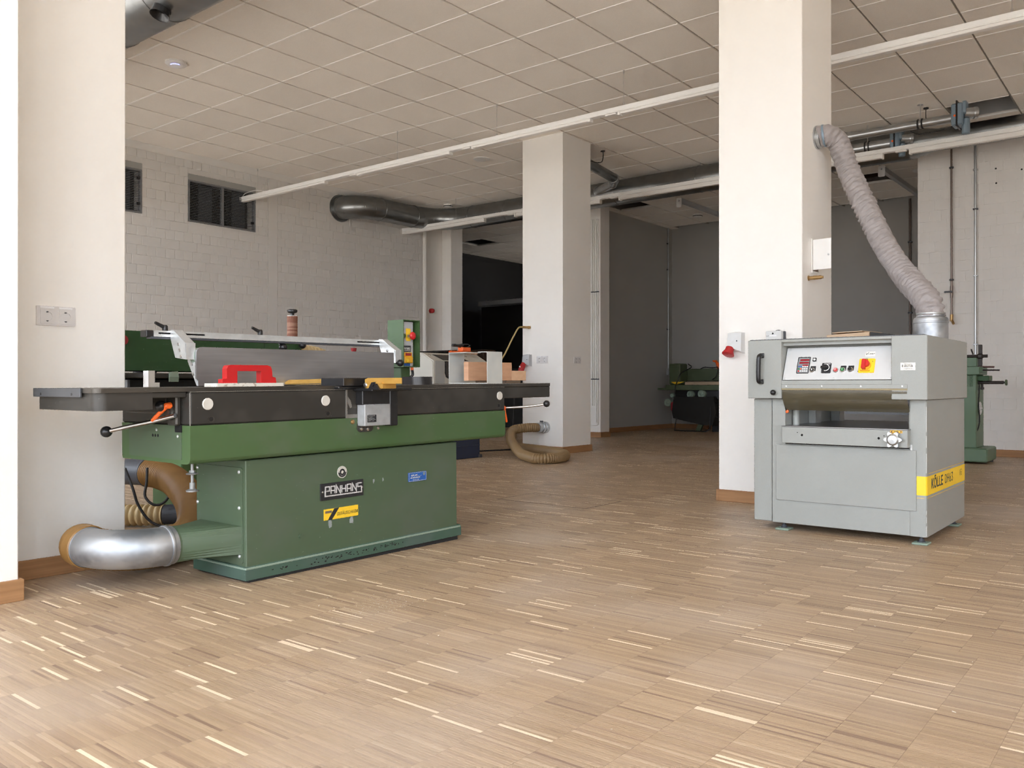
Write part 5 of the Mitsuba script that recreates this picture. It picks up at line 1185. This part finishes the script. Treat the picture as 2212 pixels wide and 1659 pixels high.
# red and white industrial sockets
def cee(label, o, plug):
    """o: upper left corner on a face looking along -X; left to right runs along -Y"""
    x, y, z = o
    k = thing('industrial_socket', label, 'socket')
    put(k + '__box', hull([(x, y, z), (x, y - .108, z), (x, y, z - .11), (x, y - .108, z - .145), (x - .05, y - .004, z - .004), (x - .05, y - .104, z - .004), (x - .065, y - .004, z - .095), (x - .06, y - .104, z - .135), (x - .02, y - .05, z + .006), (x - .02, y - .08, z + .006)]), 'grey_plastic' if plug else 'white_grey', False)
    put(k + '__box_screw', cyl((x - .0585, y - .072, z - .06), (x - .054, y - .072, z - .06), .005, 12), 'anthracite')
    c = np.array([x - .05, y - .022, z - .105]); d = np.array([-.45, .12, -.88]); d /= np.linalg.norm(d)
    put(k + '__red_collar', lathe(c, d, [(.026, 0), (.030, .004), (.030, .030), (.036, .034), (.036, .046), (0, .046)], 28), 'red_dark_plastic', 30)
    if plug:
        c2 = c + d * .046
        put(k + '__plug', lathe(c2, d, [(.033, 0), (.036, .006), (.036, .05), (.028, .07), (.022, .105), (.013, .12), (0, .12)], 28), 'red_dark_plastic', 30)
        put(k + '__plug_label', bx(c2[0] - .052, c2[0] - .05, c2[1] - .008, c2[1] + .012, c2[2] - .012, c2[2] + .006), 'btn_white', False)
        e = c2 + d * .118
        put(k + '__plug_cable', tube(spline([e, e + d * .05, e + [-.01, .05, -.14], [e[0] + .02, e[1] + .10, .5], [e[0] + .03, e[1] + .14, .012]], 50), .010, 10), 'rubber', 60)
    else:
        put(k + '__flap', lathe(c + d * .044 + [0, 0, -.002], d, [(.040, 0), (.043, .003), (.043, .010), (.036, .014), (0, .015)], 32), 'red_dark_plastic', 30)
        x_, y_, d_ = frame_of(d)
        p = c + d * .0595
        put(k + '__flap_label', hull([p + x_ * a + y_ * b + d_ * h_ for a in (-.016, .016) for b in (-.008, .008) for h_ in (-.001, .0008)]), 'btn_white', False)
    return k
mat('red_dark_plastic', (0.40, 0.018, 0.02), 0.38)
mat('white_grey', (0.58, 0.59, 0.585), 0.4)
cee('grey industrial socket with a red round flap on the right pillar beside the thickness planer', (5.62, 2.528, 1.187), False)
cee('grey industrial socket with a red plug and cable on the edge of the middle pillar', (8.294, 6.435, 1.198), True)
rb2 = thing('contactor_box', 'white switch box on the right pillar just above the grey planer', 'switch box')
put(rb2 + '__housing', bx(5.562, 5.598, 2.137, 2.247, 1.10, 1.186, .004), 'white_grey', False)
put(rb2 + '__rear_part', bx(5.598, 5.62, 2.128, 2.240, 1.098, 1.184, .003), 'anthracite', False)
put(rb2 + '__top_latch', hull([(5.575, 2.19, 1.186), (5.60, 2.19, 1.186), (5.575, 2.145, 1.186), (5.60, 2.145, 1.186), (5.585, 2.168, 1.194), (5.59, 2.168, 1.194)]), 'anthracite', False)
put(rb2 + '__reset_button', cyl((5.559, 2.197, 1.168), (5.563, 2.197, 1.168), .0055, 12), 'black_void')
put(rb2 + '__type_label', bx(5.5612, 5.562, 2.172, 2.222, 1.148, 1.158), 'btn_white', False)
put(rb2 + '__print', cat_(*[bx(5.5612, 5.562, 2.240 - i * .005, 2.243 - i * .005, 1.150, 1.154) for i in range(4)]), 'ink', False, kind='stuff')
# open flap and air valve on the right pillar's shaded face
fl = thing('wall_hatch', 'small white wall hatch standing open on the shaded face of the right pillar', 'hatch')
put(fl + '__recess', cat_(bx(5.805, 5.93, 2.0165, 2.0178, 1.60, 1.81)), 'dark_red' if False else 'joint_brown', False)
put(fl + '__frame', prism(sg.box(5.797, 1.590, 5.940, 1.822).difference(sg.box(5.808, 1.603, 5.928, 1.808)), 'y', 2.012, 2.018), 'white_plastic', False)
Mf = np.eye(4); a = math.radians(-98); Mf[:2, :2] = [[math.cos(a), -math.sin(a)], [math.sin(a), math.cos(a)]]; Mf[:3, 3] = (5.802, 2.008, 0)
put(fl + '__lid', xf(bx(0, .130, -.006, 0, 1.605, 1.812, .002), Mf), 'white_enamel', False)
put(fl + '__latch', xf(cyl((.112, -.010, 1.70), (.112, -.006, 1.70), .006, 14), Mf), 'grey_plastic')
av = thing('air_valve', 'brass compressed air coupling on the shaded face of the right pillar below the hatch', 'air coupling')
put(av + '__body', lathe((5.735, 2.018, 1.545), (0, -1, 0), [(.018, 0), (.018, .005), (.0125, .007), (.0125, .03), (.0145, .032), (.0145, .062), (.0135, .064), (.0135, .085), (.009, .092), (.009, .100), (0, .101)], 24), 'brass', 30)
av2 = thing('air_hose', 'yellow air hose hanging from a brass coupling on the middle pillar', 'hose')
put(av2 + '__coupling', lathe((8.294, 6.355, 1.535), (-1, .35, 0), [(.018, 0), (.018, .03), (.014, .032), (.014, .06), (.016, .062), (.016, .10), (.010, .12), (0, .12)], 20), 'brass', 30)
mat('air_hose_yellow', (0.42, 0.31, 0.12), 0.45)
put(av2 + '__hose', tube(spline([(8.185, 6.395, 1.535), (8.15, 6.41, 1.532), (8.125, 6.425, 1.50), (8.09, 6.48, 1.38), (8.03, 6.56, 1.18), (7.94, 6.65, 1.0), (7.82, 6.72, .86), (7.66, 6.75, .80), (7.50, 6.74, .81), (7.43, 6.72, .88)], 60), .0095, 12), 'air_hose_yellow', 60)
# hose with a coupling at the foot of the middle pillar
mat('hose_ochre', lambda p, n, uv: mix((0.20, 0.125, 0.055), (0.29, 0.19, 0.09), fbm(p.x * 6, p.y * 6, p.z * 6, 2)), 0.45)
FH = thing('flexible_hose', 'brown ribbed hose looped on the floor at the foot of the middle pillar', 'hose')
pts = [(8.18, 6.125, .311), (8.02, 6.20, .312), (7.86, 6.28, .285), (7.72, 6.20, .20), (7.58, 6.02, .11), (7.38, 5.78, .062), (7.16, 5.50, .057), (7.05, 5.33, .057), (7.10, 5.22, .057), (7.28, 5.20, .057), (7.55, 5.30, .057), (7.78, 5.52, .057), (7.93, 5.80, .058), (8.05, 6.12, .060), (8.17, 6.42, .060), (8.38, 6.68, .060), (8.75, 7.0, .060), (9.2, 7.4, .060), (9.9, 7.9, .060)]
put(FH + '__tube', ribbed(pts, .051, .026, .0055, 28, 8), 'hose_ochre', 40)
cd = np.array([-1, .10, 0])
put(FH + '__coupling', lathe((8.2935, 6.115, .311), cd, [(.060, 0), (.070, .0), (.070, .045), (.062, .048), (.062, .055), (.066, .057), (.066, .085), (.056, .088), (.058, .10), (.058, .15), (.050, .152)], 32), 'galvanised', 30)
put(FH + '__clamp_screw', bx(8.205, 8.225, 6.10, 6.14, .376, .392, .003), 'anthracite', False)
put('floor_cable', tube(spline([(7.2, 7.4, .008), (7.7, 6.95, .008), (8.12, 6.77, .008), (8.36, 6.70, .008), (8.9, 6.62, .008)], 40), .011, 10), 'rubber', 60, label='black cable running across the floor between the blue base and the middle pillar', cat='cable')
# alarm lamp on the pier, conduits and pipes
al_ = thing('alarm_lamp', 'small red warning lamp on the pier beside the end of the brick wall', 'lamp')
put(al_ + '__base', bx(10.83, 10.93, 10.575, 10.59, 2.10, 2.20, .004), 'white_plastic', False)
put(al_ + '__dome', lathe((10.88, 10.575, 2.15), (0, -1, 0), [(.042, 0), (.042, .05), (.034, .075), (.018, .09), (0, .093)], 28), 'red_dark_plastic', 40)
for i, y in enumerate((7.407, 7.372, 7.328, 7.294)):
    k = put('wall_pipe', cyl((11.283, y, .24 if i > 1 else .5), (11.283, y, 3.45), .0095, 14), 'white_plastic', 30, cat='pipe', group='thin white pipes on the pier behind the middle pillar', label=('leftmost', 'second from left', 'third from left', 'rightmost')[i] + ' of four thin white pipes on the pier behind the middle pillar')
    for z in (2.30, .92): put(k + '__clip', bx(11.268, 11.30, y - .014, y + .014, z - .008, z + .008, .002), 'anthracite', False)
put('pipe_bend', tube(spline([(11.283, 7.294, .24), (11.283, 7.30, .205), (11.283, 7.34, .19), (11.283, 7.45, .19)], 24), .0095, 12), 'white_plastic', 60, label='white pipe bend at the foot of the pier behind the middle pillar', cat='pipe')
cp1 = thing('copper_pipe', 'dark metal air pipe with a tap hanging down the right brick wall', 'pipe')
put(cp1 + '__pipe', cyl((11.085, 2.202, 1.63), (11.085, 2.202, 3.62), .0115, 16), 'pipe_copper')
for z in (3.40, 2.07): put(cp1 + '__clamp', cat_(seam((11.085, 2.202, z), (0, 0, 1), .0125, .02, .012), bx(11.085, 11.12, 2.197, 2.207, z - .006, z + .006)), 'anthracite', 30)
tv = put(cp1 + '__tap', cat_(cyl((11.085, 2.202, 1.86), (11.085, 2.202, 2.0), .016, 18), cyl((11.085, 2.202, 1.925), (11.03, 2.202, 1.925), .012, 14)), 'pipe_copper', 30)
put(tv + '__lever', bx(11.02, 11.032, 2.18, 2.27, 1.915, 1.935, .003), 'anthracite', False)
put(cp1 + '__coupling', cat_(cyl((11.085, 2.202, 1.58), (11.085, 2.202, 1.66), .018, 18), cyl((11.085, 2.202, 1.60), (11.06, 2.175, 1.545), .015, 14)), 'brass', 30)

sp2 = thing('conduit', 'bright steel conduit running down the right brick wall behind the mortiser', 'conduit')
put(sp2 + '__pipe', cyl((11.095, 1.951, .95), (11.095, 1.951, 3.62), .014, 16), 'galvanised')
for z in (3.34, 2.88, 2.10, 1.30): put(sp2 + '__clip', bx(11.08, 11.12, 1.925, 1.977, z - .008, z + .008, .003), 'anthracite' if z == 2.88 else 'galvanised', False)
for y, z in ((1.745, 3.323), (1.487, 3.273), (1.741, 3.154)): put('wall_right__plug_hole', cyl((11.1195, y, z), (11.113, y, z), .009, 14), 'black_void')
ac = thing('conduit', 'thin steel conduit with clips in the far left corner of the alcove', 'conduit')
put(ac + '__pipe', cyl((14.60, 7.835, 1.15), (14.60, 7.835, 3.854), .013, 14), 'galvanised')
for z in (3.55, 3.05, 1.9): put(ac + '__clip', bx(14.57, 14.63, 7.83, 7.857, z - .012, z + .012, .003), 'anthracite', False)
put(ac + '__outlet', bx(14.56, 14.64, 7.81, 7.857, 1.02, 1.15, .004), 'grey_plastic', False)
ac2 = thing('conduit', 'dark conduit pipe on the alcove back wall seen beyond the grey hose', 'conduit')
put(ac2 + '__pipe', cyl((14.77, 3.543, .4), (14.77, 3.543, 3.854), .018, 14), 'pipe_copper')
for z in (3.15, 2.0): put(ac2 + '__clip', bx(14.745, 14.79, 3.51, 3.575, z - .012, z + .012, .003), 'anthracite', False)
# things that show faintly in the dark room, cladding on the wall end at the right
dr_ = thing('shelf_unit', 'dark shelving standing in the black room beyond the opening', 'shelf')
put(dr_ + '__rail', bx(14.5, 14.62, 8.3, 12.6, 2.62, 2.72, .004), 'grey_plastic', False)
put(dr_ + '__board', bx(14.62, 15.2, 8.3, 12.6, .0, 2.60, .004), 'black_cloth', False)
dd_ = thing('crate', 'dark brown crate on a cabinet in the black room behind the beige machine', 'crate')
put(dd_ + '__box', bx(13.0, 13.4, 11.15, 11.6, 1.15, 1.55, .01), 'joint_brown', False)
put(dd_ + '__cabinet', bx(12.9, 13.6, 9.6, 11.8, 0, 1.15, .01), 'black_cloth', False)
# sawdust and chips on the floor
mat('chip_wood', (0.62, 0.56, 0.47), 0.9)
ch_ = []
r_ = random.Random(11)
def chip(x, y, s):
    a = r_.uniform(0, 3.14); l, w = s * r_.uniform(.6, 1.6), s * .35
    m = bx(-l, l, -w, w, .0006, .0006 + s * .25); c, s_ = math.cos(a), math.sin(a)
    m.apply_transform(np.array([[c, -s_, 0, x], [s_, c, 0, y], [0, 0, 1, .0], [0, 0, 0, 1.0]])); return m
for _ in range(260): ch_.append(chip(r_.gauss(2.16, .10), r_.gauss(2.35, .07), r_.uniform(.0008, .0022)))
for _ in range(160): ch_.append(chip(r_.uniform(1.2, 5.6), r_.uniform(.2, 5.0), r_.uniform(.0012, .0040)))
for _ in range(170): ch_.append(chip(r_.gauss(4.95, .25), r_.gauss(1.35, .30), r_.uniform(.001, .0032)))
for _ in range(140): ch_.append(chip(r_.gauss(6.9, .35), r_.gauss(6.05, .12), r_.uniform(.0015, .006)))
put('sawdust', cat_(*ch_), 'chip_wood', False, label='pale wood chips and sawdust scattered on the parquet', cat='sawdust', kind='stuff')
